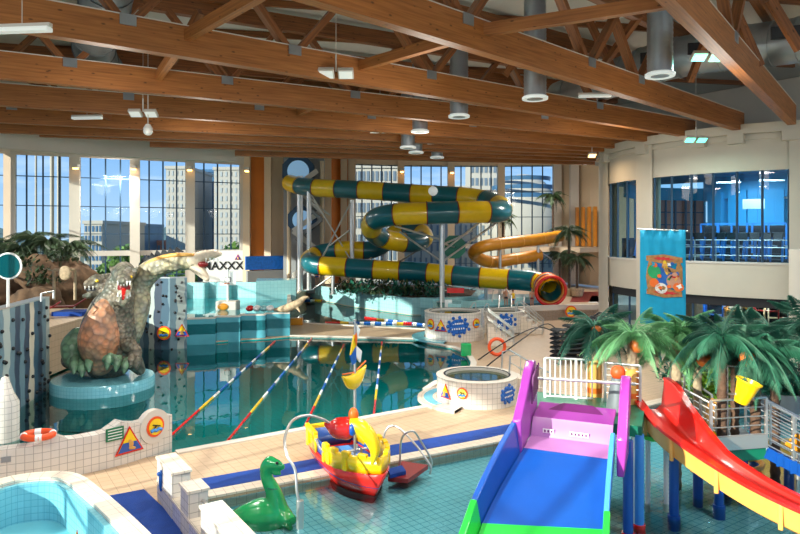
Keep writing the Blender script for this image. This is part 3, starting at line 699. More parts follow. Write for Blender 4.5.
# ground floor interior: shelves and counter behind the lower glass
struct(ring(5.4,5.5,0,3.5,a605,a800), 'wall_lobby_back', mat('lobby_wall', col(128,112,98), .8, noise=.4, nscale=.8))
cab = []
for i, (px, c, hgt, w_) in enumerate(((618,'cream',1.6,'in the narrow lower window'),(692,'bprint',1.9,'beside the banner'),(722,'ochre',1.5,'with black shelves near the palms'),(745,'bark',1.9,'at the middle of the lower glass'),(764,'dred',1.6,'dark red, right of the middle'),(782,'cream',2.0,'next to the right column'))):
    a = tphi(px); p = tp(a, 7.6); t = thing('display_shelf', 'display shelf behind the lower tower glass, '+w_, 'shelf', p)
    R = Matrix.Rotation(a,3,'Z')
    for s in (-1,1): G().box(p+R@Vector((0,s*.5,hgt/2+.6)), (.4,.06,hgt+1.2), R=R).obj('side_panel', c, t)
    g = G(); 
    G().box(p+R@Vector((-.2,0,hgt/2+.6)), (.04,1.0,hgt+1.2), R=R).obj('back_panel', 'dark', t)
    for k in range(5): G().box(p+R@Vector((0,0,.2+k*(hgt+.9)/4)), (.4,1.0,.05), R=R).obj('shelf_board', c, t)
    g = G(); g.beam(p+R@Vector((0,-.6,hgt+1.2)), p+R@Vector((0,0,hgt+1.6)), .42,.06); g.beam(p+R@Vector((0,.6,hgt+1.2)), p+R@Vector((0,0,hgt+1.6)), .42,.06); g.obj('gable', c, t)
# big white column at the right edge
p = at(806,0,27.2); struct(G().cyl((p.x,p.y,0),(p.x,p.y,5.9),.62,n=24), 'wall_column_round', 'white', smooth=True)
# inner wall above the tower
g = G(); g.wall([(13.2,44),(17.5,41.5),(24,33),(30,25)], .4, 11.2, 15.2, 1); struct(g, 'wall_upper', 'white')
# banner
bc = [at(640,229,29.6), at(686,231,28.6)]; bn = Vector((-.4,-1,0)).normalized()
t = thing('banner', 'teal cloth banner with a cartoon print hanging from the gym balcony', 'banner', (bc[0].x,bc[0].y,2.4))
n = 24; V = []; dd = bc[1]-bc[0]; zt, zbn = 6.72, 2.45
for k in range(n+1):
    for j in range(9):
        f = k/n; p = bc[0]+dd*f; w = math.sin(f*26)*.03*(1-.7*j/8)
        V.append((p.x, p.y+w, zt+(zbn-zt)*j/8-(.0 if j < 8 else .06*f)))
fs = [(k*9+j, k*9+j+1, (k+1)*9+j+1, (k+1)*9+j) for k in range(n) for j in range(8)]
cl = G().add(V, fs).obj('cloth', 'teal', t, smooth='all', fix=False); sm = cl.modifiers.new('solid','SOLIDIFY'); sm.thickness = .012
G().cyl(bc[0]+Vector((-.1,0,0)), bc[1]+Vector((.1,0,0)), .035).obj('pole', 'steel', t)
def blob(cx, cz, rx, rz_, m, nm, dy=.06, rot=0, k=14, jag=0):
    c0 = bc[0]+dd*cx; n0 = dd.normalized(); pts = []
    for i in range(k):
        a = 2*PI*i/k; r = 1+(jag*((i % 2)*2-1)); u = rx*r*math.cos(a); v = rz_*r*math.sin(a); uu = u*math.cos(rot)-v*math.sin(rot); vv = u*math.sin(rot)+v*math.cos(rot)
        pts.append(Vector((c0.x,c0.y-dy,cz))+n0*uu+Vector((0,0,vv)))
    g = G(); g.add(pts+[p+Vector((0,.015,0)) for p in pts], [tuple(range(k)), tuple(range(2*k-1,k-1,-1))]+[(i,i+k,(i+1)%k+k,(i+1)%k) for i in range(k)]); return g.obj(nm, m, t)
blob(.52,5.42,.82,.2,'parch','printed_scroll',.07,0,12,.08); blob(.52,3.92,.8,.2,'parch','printed_scroll',.07,0,12,.08)
blob(.22,4.6,.18,.75,'parch','printed_frame',.065,0,10,.06); blob(.84,4.6,.16,.75,'parch','printed_frame',.065,0,10,.06)
blob(.5,4.7,.5,.58,'bprint','printed_ground',.06)
blob(.3,4.85,.28,.32,'jade','printed_figure',.09,.3); blob(.3,4.35,.2,.2,'orange','printed_figure',.1); blob(.45,4.12,.26,.24,'wprint','printed_figure',.1); blob(.72,4.45,.3,.32,'skin','printed_figure',.1,.2); blob(.82,4.2,.22,.2,'orange','printed_figure',.11)
blob(.66,4.95,.42,.09,'parch','printed_figure',.11,-.3); blob(.55,5.05,.09,.34,'yellow','printed_figure',.11,.2); blob(.74,4.66,.16,.07,'red','printed_figure',.12)
for i_ in range(26):
    blob(random.uniform(.22,.84), random.uniform(4.05,5.25), random.uniform(.05,.13), random.uniform(.05,.13), random.choice(['wprint','orange','jade','skin','parch','dred','amber','bprint','black','teal']), 'printed_detail', .12+.002*i_, random.uniform(0,3), random.choice([5,7,9]), random.choice([0,.2,.3]))
blob(.5,5.44,.4,.07,'red','printed_letters',.1,0,20,.3); blob(.55,3.93,.5,.07,'red','printed_letters',.1,0,20,.3)
# ================================================================ STRIPED TUBE SLIDE
def tube_ride(P, r, name, lab, cols_, seg, open_end=True, flange='orange'):
    t = thing(name, lab, 'water slide', P[0]); S = spline([Vector(p) for p in P], 14)
    acc = [0]
    for i in range(1, len(S)): acc.append(acc[-1]+(S[i]-S[i-1]).length)
    tot = acc[-1]; n = max(2, round(tot/seg)); k = 0; start = 0
    cuts = [tot*i/n for i in range(n+1)]; idx = [min(range(len(S)), key=lambda q: abs(acc[q]-c)) for c in cuts]
    for i in range(n):
        a, b = idx[i], idx[i+1]
        G().tube(S[a:b+1], r, 20, cap=False).obj('tube_section', cols_[i % len(cols_)], t, smooth='all')
        d = (S[min(a+1,len(S)-1)]-S[max(a-1,0)]).normalized()
        if i: G().tube([S[a]-d*.05, S[a]+d*.05], r+.07, 20).obj('flange', flange, t, smooth=True) if False else G().tube(S[max(a-1,0):a+1] if False else [S[a]-d*.04, S[a]+d*.04], r+.06, 20, cap=False).obj('flange', flange, t, smooth=True)
    return t, S
PT = [(290,183,65),(300,186,63),(320,188,61.5),(360,190,60),(420,194,58.5),(465,197,57),(487,201,55.5),(501,207,53),(499,212,50.6),(480,212,49.6),(430,213,49),(392,215,49.5),(375,220,51),(372,230,53.5),(385,239,55.5),(412,243,57),(424,238,59),(418,231,61),(398,232,62),(385,243,61.5),(370,250,61),(345,250,61),(322,253,61.5),(311,258,60.5),(310,262,58.8),(315,265,57.6),(340,267,57),(380,270,56.4),(420,272,55.8),(460,276,54.6),(500,279,53.6),(530,281,52.6),(545,285,51.4),(551,291,50.0)]
tr_, S = tube_ride([at(*p) for p in PT], .84, 'tube_slide', 'teal and yellow striped closed tube slide coiling above the island planter', ['tyellow','tteal'], 2.35, flange='dred')
# flared ringed mouth
end = S[-1]; d = (S[-1]-S[-5]).normalized()
for i, m in enumerate(('red','amber','tteal','red','amber','red')):
    cc = end-d*(1.5-i*.3); e1_ = d.cross(Vector((0,0,1))).normalized(); e2_ = d.cross(e1_).normalized(); rr = .92+i*.045
    G().tube([cc+e1_*(rr*math.cos(2*PI*k/28))+e2_*(rr*math.sin(2*PI*k/28)) for k in range(28)], .13, 10, closed=True).obj('mouth_ring', m, tr_, smooth=True)
G().tube([end-d*2.2, end-d*1.2, end+d*.05],.78,22,cap=False).obj('mouth_inner','tteal',tr_,smooth=True)
G().lathe([(0,0),(.5,0)],(0,0,0),3)
# steel support columns and struts
def column(px, ytop, D, z0, lab, r=.19, arms=()):
    top = at(px, ytop, D); t = thing('slide_support', lab, 'steel support', (top.x,top.y,z0)); G().cyl((top.x,top.y,z0), top, r, n=16).obj('post', 'steel', t, smooth=True)
    G().cyl((top.x,top.y,z0), (top.x,top.y,z0+.06), r*2.2, n=16).obj('base_plate', 'steel', t)
    for (ax, ay, aD, s) in arms:
        q = at(ax, ay, aD); b = Vector((top.x, top.y, H_-(s-HY)/F_*D)); G().cyl(b, q, r*.4, n=8).obj('brace_arm', 'steel', t, smooth=True)
column(442,218,50.4,1.3,'thick steel post carrying the front coil of the striped slide', .2, ((480,222,50,252),(400,232,52,262),(395,226,50,240),(472,231,54,245),(500,220,51,262)))
column(352,200,60,1.3,'steel post near the stair tower under the top run', .2, ((310,192,61.5,262),(320,262,57.5,200),(385,245,61,275)))
column(385,244,61.5,1.3,'steel post behind the coil at centre', .2, ((340,262,57,290),(425,246,57,270)))
column(333,268,57,1.3,'short steel post under the lower left run', .16, ((312,290,57.6,275),(352,275,57,290)))
column(309,190,61.5,1.3,'pale post at the left bend of the striped slide', .22, ((350,230,60,262),(330,215,61,200)))
column(398,270,56,1.3,'short steel post under the lower run at centre', .14, ((430,290,55,272),(372,290,56,272)))
column(486,280,54,1.0,'short steel post under the lower right run', .14, ((470,290,54,282),))
column(300,176,64,1.0,'left edge post of the slide stair tower', .3)
# second slide, ochre, at right
PO = [(560,236,64),(535,240,62),(505,243,60),(482,247,59),(474,254,60),(490,262,61.5),(515,259,62),(540,255,63)]
tube_ride([at(*p) for p in PO], .56, 'tube_slide', 'ochre tube slide winding at the right of the striped one', ['ochre'], 2.6, flange='amber')
column(500,246,60.5,1,'thin post under the ochre slide, left', .14); column(538,240,62.5,1,'thin post under the ochre slide, right', .14, ((556,262,63,250),))
# stair tower
t = thing('stair_tower', 'octagonal slide stair tower with round portholes behind the striped slide', 'stair tower', at(303,290,66))
def octa(px, py, D, r, nm, m, th=.5):
    c = at(px,py,D); g = G(); pts = [c+Vector((r*math.cos(PI/8+k*PI/4),0,r*math.sin(PI/8+k*PI/4))) for k in range(8)]
    return g.add(pts+[p+Vector((0,th,0)) for p in pts], [tuple(range(7,-1,-1)), tuple(range(8,16))]+[(k,(k+1)%8,(k+1)%8+8,k+8) for k in range(8)]).obj(nm, m, t)
for px, py, r in ((298,171,1.5),(302,220,1.35)):
    octa(px,py,65.6,r*1.15,'octagon_panel','frame'); c = at(px,py,65.2)
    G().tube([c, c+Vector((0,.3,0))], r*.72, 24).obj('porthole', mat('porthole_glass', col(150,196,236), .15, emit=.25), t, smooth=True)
g = G(); c0 = at(304,290,67); g.box((c0.x,c0.y,7.5),(4.2,.4,14)); g.obj('back_wall','grey',t)
for px in (289,322): p = at(px,290,66); G().cyl((p.x,p.y,1),(p.x,p.y,14),.22).obj('corner_post','cream',t,smooth=True)
fl = [((292,286),(322,262)),((322,262),(294,240)),((294,240),(322,220)),((322,220),(296,196)),((296,196),(318,180))]
for i, (a, b) in enumerate(fl):
    A, B = at(a[0],a[1],65.6-(i%2)*.6), at(b[0],b[1],65.6-(i%2)*.6); G().beam(A, B, 1.0, .3).obj('stair_flight', 'grey', t)
    G().beam(A+Vector((0,-.5,.9)), B+Vector((0,-.5,.9)), .08, .5).obj('stair_parapet', 'wframe', t)
# hanging speaker and globe
c = at(454,247,55); t = thing('speaker_panel', 'dark green octagonal panel beside the slide post', 'speaker', c); octa(454,247,55,1.05,'panel','dgreen',.25); G().beam(c, at(444,244,51), .1,.1).obj('bracket','steel',t)
c = at(433,191,57.0); G().sph(c,.42).obj('globe_lamp','lampoff',label='white globe lamp in front of the top run of the striped slide',cat='lamp',smooth=True)
# ================================================================ PLANTS
def leaf_clump(g, c, n, spread, size, up=.6):
    for _ in range(n):
        p = Vector(c)+Vector((max(-1.9,min(1.9,random.gauss(0,1)))*spread[0], max(-1.9,min(1.9,random.gauss(0,1)))*spread[1], min(1.9,abs(random.gauss(0,1)))*spread[2]))
        a = random.uniform(0, 2*PI); e = random.uniform(-.2, 1.1); d = Vector((math.cos(a)*math.cos(e), math.sin(a)*math.cos(e), math.sin(e))); s = d.cross(Vector((0,0,1))).normalized()
        L = size*random.uniform(.7,1.3); w = L*.22
        g.add([p, p+d*L*.5+s*w, p+d*L, p+d*L*.5-s*w], [(0,1,2,3)])
def planting(poly_c, n, k, name, lab, m='leafo', size=.45, h=.8, kind=None, cat='plant'):
    t = thing(name, lab, cat, poly_c); g = G(); leaf_clump(g, poly_c, n, k, size); g.obj('leaves', m, t, fix=False)
    g = G(); c = Vector(poly_c)
    for _ in range(7): q = c+Vector((random.gauss(0,k[0]*.7), random.gauss(0,k[1]*.7), 0)); g.cyl(q+Vector((0,0,-.05)), q+Vector((random.uniform(-.1,.1),0,h)), .02, n=5)
    g.obj('stems', 'dbark', t, kind='stuff'); return t
for px, py, D, w_, mm in ((348,288,57,'at the left end of the island','leafo'),(362,288,56.5,'left of the middle of the island','leafd'),(385,290,55.5,'between the two dense clumps','leafo'),(402,291,55,'under the thick post, left side','leafd'),(418,291,54.6,'right of the middle of the island','leafo'),(433,292,54,'at the right end of the island','leafd')):
    c = at(px,py,D); c.z = 1.36; planting(c, 260, (.75,.5,.55), 'island_shrub', 'leafy shrub on the island planter '+w_, mm, .5)
g = G(); g.prism([xy(Vector(p)*1.0) for p in [(1.0,53.6),(-4.6,60.3),(-8.4,67.4),(-4,69),(5,65),(7,60),(6,55)]], 1.33, 1.4); g.obj('soil_bed', 'rock', label='brown soil bed on the island under the shrubs', cat='soil', kind='stuff')
# palm
def frond_mesh(L, m, droop=1.0, n=36, w=.62, name='frond'):
    g = G(); P = []
    for i in range(n+1):
        f = i/n; P.append(Vector((L*f*(1-.12*f*droop), 0, L*(.32*f-.78*droop*f*f))))
    g.tube(P[::2], [.028*(1-.8*i/(n/2)) for i in range(n//2+1)], 5)
    for i in range(3, n+1):
        f = i/n; d = (P[i]-P[i-1]).normalized(); ln = w*L*.42*math.sin(PI*min(1, .16+f*.86))+.08
        for s in (-1, 1):
            for q in (0, .5):
                b = P[i]-(P[i]-P[i-1])*q; o = (Vector((0, s, 0))*.62+d*.5+Vector((0,0,-.62*droop-random.uniform(0,.45)))).normalized()
                wd = d*.006*L; ti = b+o*ln; mid = b+o*ln*.5+Vector((0,0,.03))
                g.add([b-wd*.6, b+wd*.6, mid+wd, ti, mid-wd], [(0,1,2,3,4)])
    off = g.obj(name, m, None, fix=False, origin=(0,0,0)); me = off.data; bpy.data.objects.remove(off); return me
FM = {'l': [frond_mesh(1.7,'leafl',1.0), frond_mesh(1.5,'leafl',1.3), frond_mesh(1.2,'leafl',.6)], 'd': [frond_mesh(1.75,'leafd',1.0), frond_mesh(1.5,'leafd',1.35), frond_mesh(1.2,'leafd',.5)], 'o': [frond_mesh(2.3,'leafo',1.2), frond_mesh(2,'leafo',1.5)]}
def palm(base, ztop, kind, lab, r=.12, nf=15, sc=1.0, nut=None, sleeve=None, bark='bark', lean=(0,0), group=None, cat='palm', nm='palm_tree'):
    b = Vector(base); t = thing(nm, lab, cat, b, group=group); top = Vector((b.x+lean[0], b.y+lean[1], ztop))
    n = 14; P = [b.lerp(top, i/n) for i in range(n+1)]; g = G()
    P2 = []; R = []
    for i in range(n*2+1): P2.append(b.lerp(top, i/(n*2))); R.append(r*(1.12 if i % 2 else .92))
    g.tube(P2, R, 10); g.obj('trunk', bark, t, smooth=True)
    if sleeve: G().cyl(b.lerp(top,sleeve[0]), b.lerp(top,sleeve[1]), r*1.45, n=16).obj('trunk_sleeve', 'amber', t, smooth=True); G().cyl(b.lerp(top,sleeve[0]+.13), b.lerp(top,sleeve[0]+.19), r*1.5, n=16).obj('sleeve_band', 'orange', t, smooth=True)
    nf = nf+6
    for i in range(nf):
        me = FM[kind][i % len(FM[kind])]; o = bpy.data.objects.new('frond', me); C.objects.link(o); o.parent = t
        o.location = top-b; a = 2*PI*i/nf*1.0+random.uniform(-.2,.2); o.rotation_euler = (random.uniform(-.15,.15), random.uniform(-.35,.25)-(.5 if i % 3 == 2 else 0), a); o.scale = (sc*random.uniform(.85,1.1),)*3
    for q in (nut or ()): G().sph(top+Vector(q), .2*sc, 14, 9).obj('coconut', 'coco', t, smooth=True)
    return t
zP = 2.05
palm(on(598,415,zP-.3)+Vector((0,.3,0)), 4.05, 'd', 'artificial palm with a big coconut and orange trunk sleeve, leftmost of the play palms', .13, 12, .85, [(0.0,-.22,-.12)], (.1,.62))
palm(at(632,418,16.6), 3.95, 'l', 'artificial palm with orange sleeve just right of the cone fountain', .12, 14, .9, [(.05,-.2,-.25)], (.12,.6))
palm(Vector((7.4,17.4,-.3)), 3.8, 'l', 'pale-trunked artificial palm rising behind the red slide', .13, 15, .95, [(.0,-.22,-.2),(.5,-.5,-.55)])
palm(Vector((8.1,17.7,-.3)), 3.65, 'l', 'artificial palm half in sunlight, beside the descending rail', .11, 13, .9)
palm(Vector((7.75,15.65,1.42)), 4.05, 'd', 'dark-trunked palm post at the left front corner of the green deck', .11, 13, .9, bark='dbark')
palm(Vector((8.5,16.5,1.42)), 3.9, 'd', 'dark-trunked palm post behind the yellow bucket', .1, 12, .95, bark='dbark')
palm(Vector((8.75,16.0,1.42)), 3.7, 'd', 'dark-trunked palm post at the right front of the green deck', .12, 14, 1, bark='dbark', nut=[(-.35,-.3,-.2)])
palm(Vector((10.1,17.5,-.3)), 3.65, 'd', 'dark-trunked palm post beside the blue stair', .12, 14, 1.05, bark='dbark')
palm(Vector((11.2,17.6,-.3)), 4.0, 'd', 'palm whose fronds hang in at the right border', .12, 14, 1.1, bark='dbark')
# dark green shrubs growing behind the play deck
for px, D, w_ in ((700,26,'under the left side of the lower glass'),(728,25,'under the middle of the lower glass'),(756,24.5,'right of the middle of the lower glass'),(784,24,'beside the round column')):
    c = Vector(((px-CX)/F_*D, D, 0)); t = planting(c+Vector((0,0,.6)), 1100, (.8,.4,.7), 'tall_shrub', 'bushy dark green shrub '+w_, 'leafd', .3, 1.4)
    G().lathe([(0,0),(.5,0),(.62,.7),(.55,.7),(.5,.6),(0,.6)], c, 20).obj('planter_pot', 'grey', t, smooth=True)
c = Vector(((712-CX)/F_*22, 22, 0)); G().lathe([(0,0),(.5,0),(.6,.9),(0,.9)], c, 20).obj('planter', 'bark', label='pale round planter under the yellow-green bush', cat='planter', smooth=True); t = planting(c+Vector((0,0,.9)), 500, (.5,.4,.7), 'tall_shrub', 'yellow-green leafy bush seen between the dark palm posts', mat('lime_leaf', col(140,180,40), .5, noise=.4), .35, 1.4)
# indoor palms far right
def potpalm(px, py, D, zt, lab, sc=1.2, nf=12, r=.12):
    b = at(px,py,D); t = palm(b, zt, 'o', lab, r, nf, sc, bark='dbark', nm='potted_palm'); G().lathe([(0,0),(.5,0),(.65,.75),(.58,.75),(.5,.65),(0,.65)], b, 18).obj('pot','bark',t,smooth=True)
potpalm(553,246,68,10.6,'tall potted palm on the far mezzanine near the arch building',.9)
potpalm(569,296,61,6.9,'tall potted palm on the terrace, left of the pair at the right wall',1.0)
potpalm(560,292,63,4.6,'shorter potted palm behind the end of the striped slide',.9,10)
potpalm(577,296,60,4.4,'short potted palm standing by the cream right wall',.9,10)
potpalm(503,248,66,8.3,'potted palm between the two slides at the far windows',.9,10)
for i, (px, D, zt, w_) in enumerate(((-12,50,6.0,'at the far left edge'),(20,49,5.6,'behind the round mirror'),(48,50,6.0,'above the rock arch'),(70,51,5.7,'over the right end of the rocks'),(33,53,6.3,'in the second left window'))):
    b = Vector(((px-CX)/F_*D, D, 1.0)); palm(b, zt, 'o', 'dark indoor palm rising from the brown rocks '+w_, .16, 13, 1.1, bark='dbark')
# rocks at left
for i, (px, D, w, h, w_) in enumerate(((-15,47,3.2,4.6,'at the left border'),(8,47.5,2.6,4.3,'behind the round mirror pole'),(30,48,2.5,4.6,'between mirror and arch'),(50,49,2.3,4.2,'under the beige disc'),(68,50,2.2,4.6,'right end by the window column'),(38,46,1.8,2.8,'low in front of the others'))):
    c = Vector(((px-CX)/F_*D, D, 0)); g = G(); g.sph((c.x,c.y,h*.45),(w,w*.8,h*.56),28,18); o = g.obj('rock', 'rock', label='rough brown artificial rock '+w_, cat='rock', group='artificial rocks', smooth='all')
    tx = bpy.data.textures.new('rock_%d' % i, 'VORONOI'); tx.noise_scale = 1.1; md = o.modifiers.new('d','DISPLACE'); md.texture = tx; md.strength = 1.1; md.texture_coords = 'GLOBAL'
for i, (px, py, D) in enumerate(((20,268,44.5),(44,285,43.5),(62,262,45))):
    planting(at(px,py,D), 160, (.6,.4,.5), 'rock_plant', 'trailing green plant on the brown rocks, '+['by the round mirror','low between the rocks','near the beige disc'][i], 'leafo', .5, .4)
# rock arch frame with disc
t = thing('rope_frame', 'wooden post frame in front of the rocks', 'frame', at(66,300,42)); 
for px in (54,75): p = at(px,300,42); G().cyl(p, at(px,270,42), .09).obj('post','bark',t)
G().cyl(at(54,270,42), at(75,270,42), .09).obj('crossbar','bark',t)
c = at(65,273,41.5); G().sph(c,(.42,.12,.46)).obj('round_disc','bark',label='beige oval disc hanging in the wooden frame',cat='disc',smooth=True)
# loungers red and blue left
lg = thing('lounger', 'lounger', 'lounger', (0,0,0), local=True)
g = G(); g.beam((-1,0,.35),(.5,0,.35),.65,.06); g.beam((.5,0,.35),(1.1,0,.75),.65,.06); g.obj('cushion','dred',lg)
for x in (-.8,.5):
    for y in (-.28,.28): G().cyl((x,y,0),(x,y,.34),.03).obj('leg','steel',lg)
ll = [(62,285,'dark red lounger beside the rocks, farthest from the camera'),(70,293,'red lounger near the left climbing wall, middle one'),(60,300,'red lounger closest to the left climbing wall')]
for i, (px, py, w_) in enumerate(ll):
    o = lg if i == 0 else dup(lg, (0,0,0)); o.location = at(px,py,36-i*1.5); o.location.z = 2.3-i*.3+.3; o.rotation_euler = (0,0,.4); o['label'] = w_; o['group'] = 'red loungers'
g = G(); g.prism([(-22.5,29.5),(-16.3,29.5),(-16.6,38),(-24,38)], -.05, 2.2); struct(g, 'floor_left_platform', 'deck')
for i in range(3):
    o = (lg, *[x for x in C.objects if x.name.startswith('lounger.')])[i]; o.location = Vector((-18.6-.5*i, 36-i*1.8, 2.2))
G().box((-17.6,35,2.32),(1.6,1.4,.22)).obj('foam_mat','mat_blue',label='blue foam mat on the platform beside the red loungers',cat='mat')
# ================================================================ CLIMBING WALLS
def climb(path, th, z0, zt, lab, holds, sign=False):
    t = thing('climbing_wall', lab, 'climbing wall', (path[0][0], path[0][1], z0)); G().wall(path, th, z0, zt, 1).obj('panel', 'climb', t)
    zt = zt if isinstance(zt, list) else [zt]*len(path)
    G().wall(path, th+.06, min(zt), min(zt)+.05, 1).obj('cap', 'steel', t) if len(set(zt)) == 1 else None
    for i in range(holds):
        k = random.randrange(len(path)-1); f = random.random(); x = path[k][0]+(path[k+1][0]-path[k][0])*f; y = path[k][1]+(path[k+1][1]-path[k][1])*f; dv = Vector((path[k+1][0]-path[k][0], path[k+1][1]-path[k][1], 0)).normalized(); nn = Vector((dv.y,-dv.x,0))
        G().sph((x+nn.x*.03, y+nn.y*.03, random.uniform(z0+.5, min(zt)-.2)), .075, 8, 6).obj('hold', 'black', t, smooth=True)
    return t
climb([(-14.15,21.0),(-14.4,24.0),(-14.8,26.4),(-15.1,28.0)], .45, -1.4, 3.8, 'striped mosaic climbing wall at the left edge of the pool', 60)
g = G(); p = [Vector((-14.5,27.2,3.85)), Vector((-14.5,27.2,4.15)), Vector((-14.3,25.9,4.15)), Vector((-14.3,25.9,3.85))]; g.tube(p, .04, 8); g.obj('grab_rail','steel',label='white grab rail on top of the left climbing wall',cat='rail',smooth=True)
cw = climb([xy(at(140,0,38.2)), xy(at(155,0,37.6)), xy(at(170,0,37.5)), xy(at(187,0,38.0))], .5, -1.4, 4.0, 'striped mosaic climbing wall behind the dragon', 50)
# signs
def tri(c, s, R, t, face='yellow'):
    def pl(k, dy, nm, m, pts): g = G(); P = [c+R@Vector((x*k, dy, z*k)) for x, z in pts]; n = len(P); g.add(P+[q+R@Vector((0,.012,0)) for q in P], [tuple(range(n)), tuple(range(2*n-1,n-1,-1))]+[(i,i+n,(i+1)%n+n,(i+1)%n) for i in range(n)]); return g.obj(nm, m, t)
    T = [(-s,-s*.75),(s,-s*.75),(0,s)]
    pl(1,-.01,'border','red',T); pl(.8,-.025,'field',face,T)
    pl(.8,-.04,'blue_base','blue',[(-s,-s*.75),(s,-s*.75),(s*.6,-.05*s),(-s*.6,-.05*s)])
    G().sph(c+R@Vector((0,-.05,-s*.1)),(s*.22,.02,s*.25)).obj('figure','amber',t); G().sph(c+R@Vector((0,-.05,-s*.38)),(s*.36,.02,s*.12)).obj('figure','amber',t)
def rnd(c, s, R, t):
    def disc(r, dy, nm, m): a = c+R@Vector((0,dy,0)); G().tube([a, a+R@Vector((0,.012,0))], r, 24).obj(nm, m, t)
    disc(s,-.01,'border','dorange'); disc(s*.78,-.03,'field','yellow')
    g = G(); g.tube([c+R@Vector((-s*.6+i*s*.3,-.04,-s*.3+(.06*s if i % 2 else -.06*s))) for i in range(5)], [s*.18]*5, 6); g.obj('waves','lblue',t)
    g = G(); g.beam(c+R@Vector((-s*.4,-.05,s*.25)), c+R@Vector((s*.45,-.05,0)), .02, s*.1); g.beam(c+R@Vector((0,-.05,s*.1)), c+R@Vector((-s*.3,-.05,-s*.2)), .02, s*.1); g.obj('swimmer','black',t)
def facing(px):      # rotation of the sign wall's front at that px
    best = min(range(len(sw)-1), key=lambda i: abs(CX+F_*sw[i].x/sw[i].y-px)); d = (sw[best+1]-sw[best]).normalized(); return sw[best], math.atan2(d.y, d.x)
def swp(px, z):
    for i in range(len(sw)-1):
        a, b = CX+F_*sw[i].x/sw[i].y, CX+F_*sw[i+1].x/sw[i+1].y
        if a <= px <= b: f = (px-a)/(b-a); q = sw[i].lerp(sw[i+1], f); d = (sw[i+1]-sw[i]).normalized(); return Vector((q.x+d.y*.02, q.y-d.x*.02, z)), Matrix.Rotation(math.atan2(d.y,d.x),3,'Z')
c, R = swp(129,.62); t = thing('warning_sign','triangular red-bordered warning sign on the white tiled wall','sign',c); tri(c,.44,R,t)
c, R = swp(154.5,.84); t = thing('warning_sign','round no-diving sign on a white disc, right end of the white tiled wall','sign',c); G().tube([c+R@Vector((0,-.012,0)), c+R@Vector((0,.2,0))], .5, 28).obj('backing','white',t); rnd(c+R@Vector((0,-.02,0)),.3,R,t)
c, R = swp(114.5,.93); t = thing('notice_sign','small green notice sign on the white tiled wall','sign',c); G().box(c,(.5,.03,.36),R=R).obj('board','gprint',t)
for k in range(4): G().box(c+R@Vector((0,-.02,.12-k*.08)),(.4,.01,.022),R=R).obj('text_line','wprint',t)
c, R = swp(6,.75); G().box(c,(.22,.02,.14),R=R).obj('small_plate','grey',label='small grey plate on the wall under the life ring',cat='plate')
c = swp(33,1.18)[0]+Vector((0,.25,0)); t = thing('life_ring','orange life ring with white bands lying on the tiled wall','life ring',c); ring_ = [c+Vector((.36*math.cos(2*PI*k/28),.3*math.sin(2*PI*k/28),.05)) for k in range(28)]
G().tube(ring_, .085, 10, closed=True).obj('ring','dorange',t,smooth=True)
for k in (2,9,16,23): G().tube([ring_[k-1],ring_[k+1]], .092, 10).obj('band','wprint',t,smooth=True)
# MAXXX panel
c = at(223,266,61); t = thing('advert_banner','white banner with large black MAXXX lettering by the left pool windows','banner',(c.x,c.y,1)); R = Matrix.Rotation(.3,3,'Z')
G().box(c,(3.6,.08,2.9),R=R).obj('board','wprint',t); text('MAXXX', 1.05, 'text', t, c+R@Vector((0,-.08,0)), (PI/2, 0, .3))
for s in (-1.6,1.6): q = c+R@Vector((s,.1,0)); G().cyl((q.x,q.y,1.0),(q.x,q.y,4),.06).obj('post','steel',t)
tri(c+R@Vector((1.35,-.06,.8)), .3, R, t, 'purple')
# signs on the second climbing wall
c = at(164,333,37.3); t = thing('warning_sign','yellow sun-shaped sign on the climbing wall behind the dragon','sign',c); rnd(c,.4,Matrix.Identity(3),t)
c = at(182,331,37.5); t = thing('warning_sign','small yellow triangle sign on the far edge of the second climbing wall','sign',c); tri(c,.42,Matrix.Identity(3),t)
# round mirror on pole
b = on(9,420,0); c = at(8,266,24); t = thing('convex_mirror','round teal mirror with pale rim on a white pole at the left edge','mirror',(c.x,c.y,-1.4))
G().cyl((c.x,c.y,-1.4),(c.x,c.y,c.z-.5),.05).obj('pole','wprint',t,smooth=True); G().tube([c,c+Vector((0,.06,0))],.5,28).obj('rim','wprint',t,smooth=True); G().tube([c+Vector((0,-.02,0)),c+Vector((0,.01,0))],.44,28).obj('mirror_face',mat('teal_mirror',col(20,110,120),.08,.6),t,smooth=True)
c = at(5,398,21.0); t = thing('water_pillar','white tiled pillar with a pointed top at the left edge of the pool','pillar',(c.x,c.y,-1)); G().lathe([(.42,-1),(.42,1.1),(.26,1.4),(.1,1.9),(0,1.95)],(c.x,c.y,0),16).obj('column','wtile',t,smooth=True)
# ================================================================ DRAGON
dc = Vector((-12.9,28.3,0))
g = G(); g.lathe([(0,.34),(2.05,.34),(2.1,.28),(2.1,-1.45),(0,-1.45)], dc, 40); g.obj('plinth','btile',label='round pale blue tiled plinth in the pool under the dragon',cat='plinth',smooth=True)
t = thing('dragon_statue','many-headed grey and orange dragon sculpture with a long arched neck on the blue plinth','dragon sculpture',dc+Vector((0,0,.34)))
def taper(g, P, r, n=14):
    S = spline([Vector((*p, q)) for p, q in zip(P, r)], 6) if False else None
    P4 = [Vector((p[0],p[1],p[2],q)) for p, q in zip(P, r)]; out = []
    for i in range(len(P4)-1):
        a,b,c,d = P4[max(i-1,0)],P4[i],P4[i+1],P4[min(i+2,len(P4)-1)]
        for k in range(6): u = k/6; out.append(.5*((2*b)+(c-a)*u+(2*a-5*b+4*c-d)*u*u+(3*b-a-3*c+d)*u**3))
    out.append(P4[-1]); g.tube([o.xyz for o in out], [max(o.w,.02) for o in out], n); g.sph(out[0].xyz, out[0].w*.98); g.sph(out[-1].xyz, out[-1].w*.98)
D0 = 28.3
